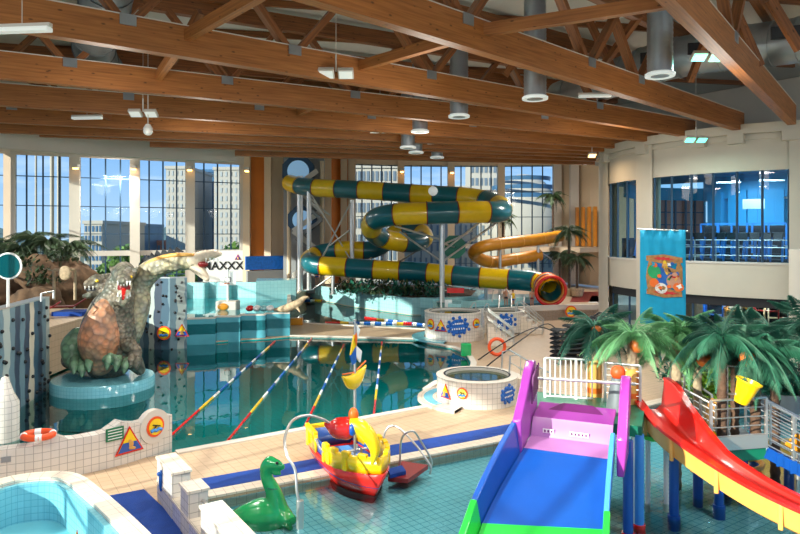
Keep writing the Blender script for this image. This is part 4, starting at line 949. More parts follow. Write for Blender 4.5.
def d3(px, py, dD=0): return at(px, py, D0+dD)
g = G(); taper(g, [d3(108,358,.3), d3(108,335,.2), d3(112,312,.1), d3(118,296,0), d3(120,282,.2), d3(126,272,.6)], [1.05,1.2,.98,.7,.55,.4])
taper(g, [d3(95,345,.7), d3(84,352,1.3), d3(70,360,1.2)], [.9,.6,.4])
taper(g, [d3(126,355,.2), d3(134,362,0), d3(140,370,.2)], [.6,.4,.25])
# front head with brow, snout
taper(g, [d3(124,272,.2), d3(124,276,-.4), d3(124,281,-1.0)], [.48,.44,.27])
taper(g, [d3(122,312,0), d3(118,300,-.5), d3(121,301,-.9)], [.5,.34,.2])
for s in (-1,1): taper(g, [d3(124+s*9,274,-.3), d3(124+s*15,266,0)], [.14,.05])
organic('body', g, 'dragon', t, .07, 4)
g = G(); taper(g, [d3(100,362,-.55), d3(99,340,-.7), d3(103,318,-.55), d3(110,300,-.35)], [.6,.85,.66,.35]); organic('chest_plates', g, 'belly', t, .07, 5)
# jaws of front head
g = G(); taper(g, [d3(124,284,-.4), d3(124,296,-1.0), d3(122,304,-1.3)], [.34,.26,.12]); organic('lower_jaw', g, 'dneck', t, .04, 3)
G().sph(d3(124,288,-.85),(.26,.25,.42)).obj('mouth','dred',t,smooth=True)
taper_g = G(); taper(taper_g, [d3(124,290,-1.0), d3(123,299,-1.35)], [.12,.05]); taper_g.obj('tongue','red',t,smooth=True)
for px in (118,121,124,127,130):
    G().cyl(d3(px,281,-1.15), d3(px,286,-1.2), .05, .005, 6).obj('tooth','wprint',t)
    G().cyl(d3(px,300-abs(px-124)*.6,-1.25), d3(px,295-abs(px-124)*.6,-1.3), .04, .005, 6).obj('tooth','wprint',t)
for px in (117,131): G().sph(d3(px,277,-.75),.07).obj('eye','yellow',t,smooth=True)
# left head
g = G(); taper(g, [d3(112,300,.6), d3(104,288,.9), d3(97,283,.8), d3(88,284,.5)], [.5,.42,.42,.2]); taper(g, [d3(98,291,.6), d3(90,295,.4), d3(84,296,.3)], [.26,.18,.1]); taper(g, [d3(100,279,.8), d3(112,274,1.2)], [.2,.08])
organic('left_head', g, 'dragon', t, .055, 3)
G().sph(d3(93,290,.5),(.3,.2,.14)).obj('mouth','black',t,smooth=True); G().sph(d3(97,281,.42),.07).obj('eye','yellow',t,smooth=True)
for px in (85,89,93): G().cyl(d3(px,286,.25), d3(px,290,.25), .04,.005,6).obj('tooth','wprint',t)
# long arched neck to the right
NK = [d3(126,330,.8), d3(136,305,.9), d3(138,288,.9), d3(146,275,.8), d3(160,266,.6), d3(178,262,.3), d3(195,262,0)]
g = G(); taper(g, NK, [.75,.62,.55,.52,.46,.4,.34]); organic('arched_neck', g, 'dneck', t, .06, 4)
g = G(); taper(g, [p+Vector((0,-.3,.32)) for p in NK[2:]], [.1,.11,.1,.09,.07]); g.obj('yellow_stripe','amber',t,smooth=True)
g = G(); taper(g, [d3(193,261,0), d3(204,257,-.2), d3(214,254,-.4), d3(220,254,-.5)], [.34,.26,.2,.1]); taper(g, [d3(195,266,0), d3(203,274,-.2), d3(207,279,-.4)], [.28,.2,.12]); taper(g, [d3(196,256,.1), d3(206,250,.2)], [.16,.04]); organic('right_head', g, mat('dragon_cream', col(216,200,176), .5, noise=.3, nscale=4), t, .045, 3)
G().sph(d3(203,264,-.25),(.22,.18,.16)).obj('mouth','dred',t,smooth=True)
for i, px in enumerate((206,210,214,218)): G().cyl(d3(px,258,-.5), d3(px,263,-.5), .04,.005,6).obj('tooth','wprint',t)
for i in range(9):
    f = i/8; a = NK[2].lerp(NK[3],f*3) if f < .33 else NK[3].lerp(NK[4],(f-.33)*3) if f < .66 else NK[4].lerp(NK[5],(f-.66)*3)
    g = G(); b_ = a+Vector((0,.1,.42)); hh = .55-.3*f; g.add([b_+Vector((-.22,-.1,0)), b_+Vector((.22,-.1,0)), b_+Vector((-.12,0,hh)), b_+Vector((-.22,.1,0)), b_+Vector((.22,.1,0))], [(0,1,2),(3,2,4),(0,2,3),(1,4,2),(0,3,4,1)]); g.obj('back_spike','dark',t)
# legs
g = G(); taper(g, [d3(78,336,.1), d3(72,346,-.2), d3(73,358,-.5), d3(78,366,-.8)], [.4,.46,.4,.3]); organic('rear_leg', g, 'dleg', t, .06, 3)
for k, (px, py) in enumerate(((74,366),(82,369),(89,364))):
    g = G(); taper(g, [d3(px,py-7,-.9), d3(px,py,-1.3), d3(px,py+7,-1.5)], [.16,.17,.06]); g.obj('claw','dleg',t,smooth='all')
g = G(); taper(g, [d3(96,348,-.5), d3(108,358,-1.0), d3(116,360,-1.2)], [.3,.26,.22]); organic('front_leg', g, 'dleg', t, .05, 3)
for px, py in ((108,362),(117,364),(125,366)):
    g = G(); taper(g, [d3(px+2,py-6,-1.1), d3(px,py,-1.4), d3(px-1,py+7,-1.55)], [.14,.15,.05]); g.obj('claw','dleg',t,smooth='all')
g = G(); taper(g, [d3(128,345,-.4), d3(136,352,-.7), d3(134,360,-.9)], [.34,.26,.2]); organic('front_leg', g, 'dragon', t, .05, 3)
for px, py in ((131,361),(137,363)):
    g = G(); taper(g, [d3(px,py-6,-.9), d3(px,py,-1.2), d3(px-1,py+6,-1.35)], [.13,.14,.05]); g.obj('claw','dragon',t,smooth='all')
# ================================================================ LANE ROPES
RC = ['dred','red','yellow','wprint','blue','wprint','bprint','wprint','yellow','red']
fl = thing('lane_rope','rope','lane rope',(0,0,0),local=True)
def rope(a, b, z, lab, grp, m=30, r=.048):
    A, B = Vector((a[0],a[1],z)), Vector((b[0],b[1],z)); t = thing('lane_rope', lab, 'lane rope', A, group=grp); G().cyl(A,B,.012,n=5).obj('cable','steel',t); L = (B-A).length
    seq = ['red']*7+['yellow']*4+(['wprint']*2+['bprint']*3)*4+['wprint']*2+['yellow']*3+['red']*4
    n = 40
    for i in range(n):
        p, q = A.lerp(B,(i+.06)/n), A.lerp(B,(i+.94)/n); G().cyl(p,q,r,n=8).obj('float', seq[int(i*len(seq)/n)], t, smooth=True)
    return t
bpy.data.objects.remove(fl)
ends = [((168,436),(275,340)),((224,443),(312,337)),((303,428),(344,343)),((373,420),(382,340.5))]
for i, (a, b) in enumerate(ends):
    A, B = on(*a), on(*b); rope(A, B, -.07, 'multicoloured lane rope across the main pool, '+['first from the left, by the white wall','second from the left','third from the left, behind the red bird head','rightmost, nearly straight ahead'][i], 'main pool lane ropes')
for i, (a, b) in enumerate((((325,322),(412,322.5)),((262,291.5),(330,300)),((280,290),(345,297)),((330,300),(412,309)),((345,297),(410,304)),((365,317),(442,326)))):
    A, B = on(*a), on(*b); A.y = min(A.y, 66); rope(A, B, -.05, 'thin lane rope in the far lap pool, '+['nearest the beige walkway','far left','farthest one','through the middle','just beyond the middle','close to the white partition'][i], 'far pool lane ropes', r=.09)
# ================================================================ HOT TUBS
def tub(c, r, h, lab, signs, base=True):
    c = Vector(c); t = thing('hot_tub', lab, 'hot tub', c); g = G(); g.lathe([(r,0),(r,h-.06),(r+.03,h-.04),(r+.03,h)], c, 56); g.obj('tub_wall','wtile',t,smooth=True)
    g = G(); g.lathe([(r+.03,h),(r-.3,h+.02),(r-.34,h-.02),(r-.34,h-.3)], c, 56); g.obj('rim','white',t,smooth=True)
    G().lathe([(r-.26,h+.025),(r-.3,h+.03),(r-.34,h+.02)], c, 48).obj('rim_grating','dark',t,smooth=True)
    G().lathe([(r-.02,h*.98-.01),(0,h*.98-.02)], c, 8)
    G().lathe([(r-.33,h-.1),(.01,h-.1)], c, 48).obj('water_surface', mat('tub_water', col(60,74,40), .06, noise=.6, nscale=2), t)
    def pos(px):
        lo, hi = PI, 1.9*PI
        for _ in range(40):
            m = (lo+hi)/2; q = c+Vector((r*math.cos(m), r*math.sin(m), 0))
            if CX+F_*q.x/q.y < px: lo = m
            else: hi = m
        return lo
    for kind, px, zz, s in signs:
        a = pos(px); q = c+Vector(((r+.02)*math.cos(a), (r+.02)*math.sin(a), zz)); R = Matrix.Rotation(a+PI/2,3,'Z')
        if kind == 't': tri(q, s, R, t)
        elif kind == 'r': rnd(q, s, R, t)
        elif kind == 'g': G().box(q,(s,.05,s),R=R).obj('notice','jade',t)
        elif kind == 'o': rnd(q, s, R, t)
        else:
            n = 22
            g = G()
            for k in range(n):
                aa = 2*PI*k/n; rr = s*(1.0 if k % 2 else .72)*random.uniform(.85,1.15); da = aa; x, z = rr*1.05*math.cos(da), rr*math.sin(da)
                a2 = a+x/r; g.sph(c+Vector(((r+.015)*math.cos(a2),(r+.015)*math.sin(a2),zz+z*.85)), (.07*s/.4,.07*s/.4,.07*s/.4), 8, 5)
            V = []; fs = []; N = 20
            for k in range(N):
                aa = 2*PI*k/N; x, z = s*.82*math.cos(aa), s*.72*math.sin(aa); a2 = a+x/r; V.append(c+Vector(((r+.03)*math.cos(a2),(r+.03)*math.sin(a2),zz+z)))
            g.add(V+[c+Vector(((r+.05)*math.cos(a),(r+.05)*math.sin(a),zz))], [(k,(k+1)%N,N) for k in range(N)])
            g.obj('splash_logo','bprint',t)
            for j, (dz, w) in enumerate(((.12,.9),(-.08,1.1))):
                for k in range(6):
                    x = (-.5+k/5)*s*w; a2 = a+x/r; G().box(c+Vector(((r+.055)*math.cos(a2),(r+.055)*math.sin(a2),zz+dz*s/.4+x*.08)),(s*.1,.01,s*.16),rz=a2+PI/2).obj('logo_letter','wprint',t)
    return t
tub((3.04,25.7,0),1.58,1.0,'nearest round white-tiled hot tub with dark water, by the pool edge',(('t',446,.52,.32),('r',462.5,.58,.22),('s',508,.5,.36)))
tub((3.45,41.2,0),1.88,1.7,'middle round hot tub at the pool edge left of the stairs',(('r',431,1.0,.34),('t',441,.95,.42),('s',458,.95,.62),('r',476,1.1,.3)))
tub((6.9,44.0,.05),1.5,1.35,'farthest round hot tub, with a blue splash emblem, between steel railings',(('s',505,.75,.62),))
G().lathe([(1.6,0),(2.35,0),(2.35,.1),(1.6,.1)],(3.04,25.7,0),48,PI*.62,PI*1.35).obj('step_ring','coping',label='curved tiled step around the nearest hot tub',cat='step',smooth=True)
G().lathe([(1.75,.1),(2.1,.1),(2.1,.11),(1.75,.11)],(3.04,25.7,0),48,PI*.7,PI*1.2).obj('step_inlay','btile',label='pale blue tiled inlay on the curved step of the nearest tub',cat='step')
G().lathe([(1.95,0),(2.7,0),(2.7,.12),(1.95,.12)],(3.45,41.2,0),40,PI*.7,PI*1.4).obj('step_ring','btile',label='pale blue curved step around the middle hot tub',cat='step',smooth=True)
# stair rails: rows of bent steel tubes
def rails(lab, base, dirn, n, w, h=1.0, rise=.9, run=1.4, steps=4):
    b = Vector(base); d = Vector((dirn[0],dirn[1],0)).normalized(); s = Vector((-d.y,d.x,0)); t = thing('stair_railing', lab, 'stair railing', b)
    for k in range(n):
        o = b+s*(w*k/(max(n-1,1))); top = o+d*run+Vector((0,0,rise))
        G().tube([o, o+Vector((0,0,h*.9)), o+d*.12+Vector((0,0,h)), top+Vector((0,0,h*.95)), top+d*.3+Vector((0,0,h*.9)), top+d*.35], .035, 8).obj('handrail','steel',t,smooth=True)
        G().tube([o+Vector((0,0,h*.5)), top+Vector((0,0,h*.45))], .025, 6).obj('mid_rail','steel',t,smooth=True)
        for f in (.33,.66): q = o.lerp(top,f); G().cyl(q, q+Vector((0,0,h*.97)), .022, n=6).obj('baluster','steel',t,smooth=True)
    for i in range(steps): q = b+d*(run*(i+.5)/steps)+s*(w/2); z = rise*(i+1)/steps; G().box((q.x,q.y,b.z+z/2),(run/steps,w,z),rz=math.atan2(d.y,d.x)).obj('step','coping',t)
    return t
rails('steel stair railing climbing to the nearest hot tub from behind', (5.9,27.0,0), (-1,-.15), 2, 1.0, rise=.8)
rails('steel stair railing to the middle hot tub, on its right side', (6.8,39.5,0), (-1,.1), 3, 1.6, rise=1.1, run=1.5)
rails('steel stair railing left of the farthest hot tub', (4.9,42.0,0), (.6,.8), 2, 1.0, rise=1.0)
rails('steel stair railing right of the farthest hot tub, front pair', (9.6,43.5,0), (-1,.3), 2, 1.0, rise=1.1)
rails('steel stair railing up to the white terrace, right of the far tub', (8.8,46.2,0), (.2,1), 3, 1.8, rise=1.1)
t = thing('ladder_rail','low steel ladder rail on the terrace near the plunge basin','ladder',at(490,305,49))
for k in range(2): a, b = at(492+k*8,302,49.5), at(503+k*8,302,49.5); G().tube([a, a+Vector((.1,0,.9)), b+Vector((-.3,0,.95)), b+Vector((0,0,.1))],.04,8).obj('rail','steel',t,smooth=True)
c = on(447,330); t = thing('lifeguard_post','white post with red and green boards at the end of the beige walkway','post',(2.9,45.8,0)); G().cyl((2.9,45.8,0),(2.9,45.8,2.9),.07).obj('pole','wprint',t)
G().box((3.9,45.7,2.6),(1.2,.1,.35)).obj('red_board','red',t); G().box((3.4,45.7,1.6),(.5,.1,.7)).obj('white_board','wprint',t); G().cyl((2.9,45.8,2.6),(4.3,45.7,2.6),.04).obj('arm','steel',t)
c = on(430,349,.0); 
for i, (px, py, m_, lab) in enumerate(((466,352,'jade','small green box on the deck behind the nearest tub'),(497,352,'dorange','orange life ring leaning behind the nearest tub'))):
    p = on(px, py+4, 0)
    if i == 0: G().box(p+Vector((0,0,.35)),(.55,.35,.7)).obj('storage_box',m_,label=lab,cat='box',bevel=.05)
    else: G().tube([p+Vector((.42*math.cos(k*PI/12),0,.5+.42*math.sin(k*PI/12))) for k in range(24)],.09,8,closed=True).obj('life_ring',m_,label=lab,cat='life ring',smooth=True)
c = at(571,311.5,49.3); t = thing('warning_sign','small round orange sign on the white terrace wall','sign',c); rnd(c,.45,Matrix.Identity(3),t)
# terrace red floor, white slide lip
for nm, P, m, lab in (('floor_paint',[(570,302),(610,302),(606,292),(575,292)],'dred','dark red painted patch on the terrace by the striped slide mouth'),('floor_paint',[(588,303),(640,306),(640,296),(592,296)],'white','white painted curve on the terrace near the tower')):
    flat([on(*p,.78) for p in P], .785, .02, nm, m, lab, 'floor paint')
# people on terrace
def person(base, h, lab, shirt, pants, seated=False, rz=0):
    t = thing('person', lab, 'person', base, rz); t.scale = (h,)*3; OFF[t.name] = Vector((0,0,0)); g = G()
    for s in (-1,1):
        g.tube([(s*.05,0,.5),(s*.055,-.01,.28),(s*.055,.01,.04)],[.05,.036,.022],10); g.sph((s*.055,-.03,.02),(.025,.06,.02))
        g.tube([(s*.1,0,.8),(s*.135,.01,.63),(s*.13,-.04,.48)],[.032,.024,.017],8); g.sph((s*.13,-.05,.45),(.016,.02,.035))
    g.tube([(0,0,.48),(0,0,.6),(0,0,.74),(0,0,.82)],[(.085,.06),(.075,.055),(.1,.06),(.05,.045)],14); g.cyl((0,0,.8),(0,0,.88),.03); g.sph((0,0,.93),(.048,.056,.066)); g.sph((0,-.056,.925),.011,6,4)
    o = g.obj('body','skin',t); r = o.modifiers.new('r','REMESH'); r.mode='VOXEL'; r.voxel_size=.013; r.use_smooth_shade=True
    G().sph((0,.008,.945),(.053,.06,.062)).obj('hair','dbark',t,smooth=True)
    if pants: G().tube([(0,0,.44),(0,0,.53)],[(.105,.07),(.09,.066)],14).obj('swim_shorts',pants,t,smooth=True)
    if shirt: G().tube([(0,0,.53),(0,0,.62),(0,0,.75),(0,0,.81)],[(.09,.068),(.084,.062),(.115,.068),(.07,.05)],14).obj('shirt',shirt,t,smooth=True)
person(at(506,305,50.3)+Vector((0,0,-.2)),1.6,'person in dark swimwear standing by the plunge basin',None,'black')
person(at(513,306,51.2)+Vector((0,0,-.2)),1.5,'person in a yellow shirt beside the plunge basin','yellow','blue',rz=.6)
person(at(532,305,50.6)+Vector((0,0,-.2)),1.5,'person in swim shorts next to the striped slide mouth',None,'dred',rz=-.5)
person(at(317,285,62),1.7,'person in an orange shirt at the far island under the slide','orange','blue')
# far left pool things
c = on(228,309,1.12); t = thing('basketball_hoop','white basketball backboard on a pole beside the raised pool','basketball hoop',c)
G().cyl(c,(c.x,c.y,4.0),.08).obj('pole','wprint',t); G().box((c.x,c.y,3.35),(1.15,.08,1.0)).obj('backboard','wprint',t); G().box((c.x,c.y-.06,3.25),(.45,.02,.34)).obj('target_frame','text',t); G().box((c.x,c.y-.075,3.25),(.38,.02,.27)).obj('target_field','wprint',t)
G().tube([(c.x+.2*math.cos(k*PI/8),c.y-.3+.2*math.sin(k*PI/8),3.0) for k in range(16)],.02,6,closed=True).obj('hoop_ring','orange',t)
G().box((c.x,c.y,1.35),(1.5,1.2,.75)).obj('base_block','white',t,bevel=.08); G().sph((c.x-.2,c.y-.62,1.35),(.4,.1,.25)).obj('base_figure','ochre',t)
c = at(290,305,42.2); t = thing('sea_lion_statue','brown sea lion sculpture on the ledge between raised pool and walkway','sculpture',(c.x,c.y,1.5)); g = G(); taper(g,[at(275,310,42.2),at(287,308,42),at(298,303,42),(at(304,298,42)),at(308,297,42)],[.12,.26,.24,.15,.07]); taper(g,[at(296,306,42),at(300,312,41.7)],[.12,.05]); organic('body',g,'bark',t,.05,2)
for px, m_, lab in ((250,'red','red pool float on the ledge of the raised pool'),(257,'wprint','white pool float on the ledge of the raised pool'),(264,'ttile','pale pool float on the ledge of the raised pool'),(270,'wprint','white pool float next to the sea lion')):
    c = at(px,309,42.4); G().sph((c.x,c.y,1.72),(.26,.5,.2)).obj('pool_float',m_,label=lab,cat='float',smooth=True)
c = at(296,321,47.0); G().box((c.x,c.y,.25),(1.0,.5,.5)).obj('pool_block','ochre',label='ochre block at the left end of the beige walkway',cat='block',bevel=.05)
# ================================================================ BOAT
bs, bb = on(328,451,0), on(383,498,0)
d = (bb-bs).xy.normalized(); bl = 3.7; bc_ = (bs+bb)/2; bc_.z = -.1
t = thing('play_boat','red and yellow play boat with castle-like gunwale moored in the splash pool','boat',bc_,math.atan2(d.y,d.x),local=True)
def sec(u):     # half width along the boat, -1 stern .. 1 bow
    return .8*(1-max(0,u)**2.0)**.85*(1-.12*max(0,-u)**2) if u < 1 else 0
N = 24
def shell(g, z0, z1, k0, k1, th=.09, u0=-1.0, u1=1.0, rake=0):
    V = []; fs = []; uo = []
    ring = [(u0+(u1-u0)*i/N, 1) for i in range(N+1)]+[(u1-(u1-u0)*i/N, -1) for i in range(0, N+1)]
    for u, s in ring:
        for z, k in ((z0,k0),(z1,k1)):
            x = u*bl/2*(1+(rake*(z-z0) if u > 0 else 0)); V.append((x*(k if k < 1 else 1), s*max(sec(u)*k,.02), z+max(0,u)**2*.12*(1 if z > .3 else 0)))
    m = len(ring)
    for i in range(m): j = (i+1) % m; fs.append((2*i,2*j,2*j+1,2*i+1))
    return g.add(V, fs)
h = shell(G(), -.22, .52, .72, 1.0, rake=.08); 
o = h.obj('hull','red',t,smooth=True); md = o.modifiers.new('s','SOLIDIFY'); md.thickness = .06
o = shell(G(), -.24, -.02, .70, .80, rake=.0).obj('keel_band','dark',t,smooth=True); md = o.modifiers.new('s','SOLIDIFY'); md.thickness = .03; md.offset = 1
g = G(); poly = [(u*bl/2*.9, s*sec(u)*.9) for s, us in ((-1,[-1+2*i/12 for i in range(12)]),(1,[1-.02-2*i/12*.99 for i in range(12)])) for u in us]
g.prism([(x*.93,y*.96) for x,y in poly], .34, .4); g.obj('cockpit_floor','blue',t)
o = shell(G(), .22, .9, .9, .955).obj('inner_liner','blue',t,smooth=True); md = o.modifiers.new('s','SOLIDIFY'); md.thickness = .02
g = G(); g.box((-.15,0,.5),(1.2,.35,.25)); g.obj('bench','lblue',t,bevel=.05)
# gunwale with battlements: bow part and stern part
for u0, u1, z1 in ((-.05,1.0,.93),(-1.0,-.45,.98)):
    o = shell(G(), .5, z1, 1.01, 1.04, u0=u0, u1=u1, rake=.02)
    # leave the inner end open
    o.f = [f for f in o.f][: -1] if u0 > -1 else [f for i, f in enumerate(o.f) if i != N]
    o = o.obj('gunwale','yellow',t,smooth=True); md = o.modifiers.new('s','SOLIDIFY'); md.thickness = .1; md.offset = -1
    n = 8 if u0 > -1 else 4
    for k in range(n):
        for s in (-1,1):
            u = u0+(u1-u0)*(k+.5)/n*(.97); x = u*bl/2*1.01; y = s*(sec(u)*1.04-.05); u2 = u+.02; ang = math.atan2(s*(sec(min(u2,.999))-sec(u)), .02*bl/2); zb = z1+max(0,u)**2*.12
            if k % 2 == 0 or u0 < -.5: G().box((x,y,zb+.02),(.26,.13,.14),rz=ang).obj('battlement','yellow',t,bevel=.02)
            if k % 3 == 1 and u < .85: G().box((x,s*(sec(u)*1.04+.0),zb-.22),(.16,.06,.36),rz=ang).obj('gunwale_rib','yellow',t,bevel=.02)
G().box((-bl/2*.98,0,.72),(.12,1.45,.6)).obj('stern_board','yellow',t,bevel=.03)
for s in (-1,1): G().box((-.12+s*0,s*.76,.72),(.14,.16,.5)).obj('gunwale_end','yellow',t,bevel=.03)
G().tube([(-.75,-.8,.9),(-.35,-.84,.8),(-.05,-.82,.75)],.03).obj('side_rail','steel',t,smooth=True)
G().cyl((.15,0,.2),(.15,0,4.3),.035,n=12).obj('mast','steel',t,smooth=True)
g = G(); g.cyl((.15,-.35,.75),(.15,.35,.75),.03); g.cyl((-.1,0,.6),(.5,0,.6),.03); g.obj('mast_crossbars','steel',t,smooth=True)
for x in (.0,.3): G().cyl((x,.12,.2),(x,.12,.85),.035).obj('pump_tube','steel',t,smooth=True)
# flags on the mast
def pennant(z, m, pts, nm='pennant'):
    g = G(); P = [Vector((.15+x*.55, -x*.8, z+zz)) for x, zz in pts]; n = len(P); g.add(P+[p+Vector((.03,.03,0)) for p in P], [tuple(range(n)), tuple(range(2*n-1,n-1,-1))]+[(i,i+n,(i+1)%n+n,(i+1)%n) for i in range(n)]); g.obj(nm, m, t)
pennant(3.75,'orange',[(0,.2),(.12,0),(0,-.25),(-.06,.05)]); pennant(3.6,'yellow',[(0,.0),(.28,-.22),(.1,.3)]); pennant(3.35,'bprint',[(0,.25),(.28,.0),(.15,-.25),(0,-.2)]); pennant(3.9,'wprint',[(0,.3),(-.2,.1),(-.08,-.1)]); pennant(3.4,'wprint',[(0,.2),(-.3,.0),(-.22,-.3),(0,-.1)])
g = G(); P = []; 
for i in range(13): f = i/12; P.append(Vector((.15+(-.55+1.15*f)*.5, -(-.55+1.15*f)*.8, 2.85-.28*math.sin(PI*f)+.12*(1-f))))
g.tube(P,[(.03+.1*math.sin(PI*i/12), .02+.2*math.sin(PI*i/12)) for i in range(13)],10); g.obj('rolled_sail','yellow',t,smooth=True)
g = G(); g.tube([P[0]+Vector((0,0,.12)), P[6]+Vector((0,0,.24)), P[12]+Vector((0,0,.06))],.02,6); g.obj('sail_rope','orange',t)
# ramp mat beside the boat
flat([on(402,462,0),on(428,466,0),on(408,480,0),on(388,478,0)], -.09, .12, 'foam_step','dred','dark red foam step in the water beside the boat','step')
flat([on(388,474,0),on(402,470,0),on(406,476,0),on(390,480,0)], .04, .1, 'foam_step','mat_blue','dark blue foam step between boat and red step','step')
t = thing('pool_rail','curved steel entry rails at the splash pool edge right of the boat','handrail',on(410,470))
for k, (a, b) in enumerate((((383,441),(430,474)),((400,447),(431,468)))):
    A, B = on(a[0],a[1]+18,0.05), on(b[0],b[1],-.1); G().tube(spline([A, A+Vector((.05,0,.75)), A+Vector((.35,-.1,.98)), A.lerp(B,.65)+Vector((0,0,.75)), B+Vector((0,0,.25)), B],5),.03,8).obj('rail','steel',t,smooth=True)
# ================================================================ SPRAYING BIRD HEAD
b0 = on(300,528,-.1); hc = at(341,428,16.3)
t = thing('spray_bird','red bird head with yellow beak on an arched steel pipe over the boat','water toy',b0)
G().cyl(b0, b0+Vector((0,0,.62)), .085, n=16).obj('base_sleeve','steel',t,smooth=True)
yy = b0.y; S = spline([b0+Vector((0,0,.5)), at(297,492,yy), at(295,470,yy+.1), at(287,455,yy+.2), at(285,438,yy+.5), at(292,421,yy+.9), at(307,415.5,yy+1.2), at(322,419,yy+1.5), at(331,424,yy+1.65)],7)
G().tube(S,.034,10).obj('arched_pipe','steel',t,smooth=True)
g = G(); g.sph(hc,(.33,.3,.27),24,16); g.sph(hc+Vector((.14,-.02,.0)),(.24,.27,.29)); g.tube([hc+Vector((-.42,0,.13)),hc+Vector((-.25,0,.04))],[.05,.14]); organic('head',g,'red',t,.03,3)
g = G(); taper(g,[hc+Vector((.28,-.05,.08)),hc+Vector((.5,-.12,.05)),hc+Vector((.72,-.2,-.15)),hc+Vector((.86,-.25,-.45)),hc+Vector((.8,-.27,-.8))],[.19,.2,.19,.14,.04]); g.obj('beak','yellow',t,smooth='all')
G().sph(hc+Vector((.3,-.2,.02)),(.1,.1,.16)).obj('eye','blue',t,smooth=True); G().sph(hc+Vector((.31,.02,.33)),(.13,.13,.18)).obj('crest','orange',t,smooth=True)
# ================================================================ GREEN DINOSAUR
c = on(270,520,-.1); t = thing('dinosaur_slide','glossy green long-necked dinosaur figure in the splash pool','water toy',c)
yy = c.y+.3
g = G(); taper(g,[at(292,520,yy-.1),at(278,516,yy),at(262,516,yy),at(246,516,yy),at(232,514,yy+.2)],[.12,.36,.42,.3,.08]); taper(g,[at(276,512,yy),at(274,494,yy),at(267,478,yy),at(266,468,yy),at(270,463,yy)],[.32,.2,.15,.15,.17]); taper(g,[at(270,464,yy),at(277,465,yy-.1),at(282,467,yy-.2)],[.17,.13,.08]); taper(g,[at(275,472,yy-.1),at(280,474,yy-.2)],[.08,.04])
taper(g,[at(282,518,yy-.2),at(290,528,yy-.3)],[.14,.07])
organic('body',g,'jade',t,.035,4)
G().sph(at(277,463,yy-.22),.035).obj('eye','black',t); G().tube([at(267,488,yy-.16),at(272,489.5,yy-.2),at(277,489,yy-.1)],.012).obj('collar','dgreen',t)
# ================================================================ WIDE BLUE AND PURPLE SLIDE
def lip(f, z, y0, px0, px1): pass
TL, TRr = Vector((2.62,13.75,2.0)), Vector((4.2,13.05,2.0)); ML, MR = Vector((1.52,12.0,1.18)), Vector((3.66,11.75,1.18)); EL, ER = Vector((.75,10.4,.35)), Vector((3.0,9.9,.35))
t = thing('wide_slide','wide blue slide with purple entrance and green foot in the foreground','water slide',(3.2,13.3,-.1))
def strip(rows, th, nm, m, bev=0):
    g = G(); V = []; 
    for a, b in rows: V += [a, b, b-Vector((0,0,th)), a-Vector((0,0,th))]
    fs = [(0,1,2,3)]
    for i in range(len(rows)-1):
        o = 4*i
        for k in range(4): q = (k+1) % 4; fs.append((o+k,o+4+k,o+4+q,o+q))
    e = 4*(len(rows)-1); fs.append((e+3,e+2,e+1,e)); g.add(V, fs); return g.obj(nm, m, t, smooth=True)
def lerprow(A, B, f): return (A[0].lerp(B[0],f), A[1].lerp(B[1],f))
up = lambda P, z: (P[0]+Vector((0,0,z)), P[1]+Vector((0,0,z)))
r0, r1, r2 = (TL,TRr), (ML,MR), (EL,ER)
# smooth bed
rows = []
for i in range(9):
    f = i/8; P = []
    for a, b, c in ((TL,ML,EL),(TRr,MR,ER)): P.append(.5*((1-f)*(2-f))*a+(f*(2-f))*b+.5*f*(f-1)*c)
    rows.append(tuple(P))
strip(rows, .1, 'slide_bed', 'blue')
rows2 = [rows[-1], lerprow(rows[-1], (rows[-1][0]+(rows[-1][0]-rows[-2][0])*4, rows[-1][1]+(rows[-1][1]-rows[-2][1])*4), .5)]
ext = []
for i in range(5):
    f = i/4; P = []
    for a, b in zip(r1, r2): q = a.lerp(b, f); P.append(q+Vector((0,0,-.0-.05*math.sin(PI*f))))
    ext.append(tuple(P))
strip(ext, .1, 'foot_bed', 'green')
def sidewall(pts, hts, out, th, nm, m):
    g = G(); V = []
    for p, h in zip(pts, hts): o = Vector(out); V += [p-Vector((0,0,.12)), p+Vector((0,0,h))+o*.1, p+Vector((0,0,h))+o*(.1+th), p-Vector((0,0,.12))+o*th]
    fs = [(0,1,2,3)]
    for i in range(len(pts)-1):
        o = 4*i
        for k in range(4): q = (k+1) % 4; fs.append((o+k,o+4+k,o+4+q,o+q))
    e = 4*(len(pts)-1); fs.append((e+3,e+2,e+1,e)); g.add(V, fs); return g.obj(nm, m, t, smooth=True, bevel=.02)
wv = (TRr-TL).normalized()
sidewall([r[0] for r in rows], [.62-.2*i/8 for i in range(9)], -wv, .12, 'left_wall', 'blue')
sidewall([r[1] for r in rows], [.55-.2*i/8 for i in range(9)], wv*.2, .1*5, 'right_wall', 'lblue')
sidewall([e[0] for e in ext], [.42,.4,.36,.3,.2], -wv, .13, 'foot_wall', 'green'); sidewall([e[1] for e in ext], [.36,.4,.36,.3,.2], wv*.2, .6, 'foot_wall', 'green')
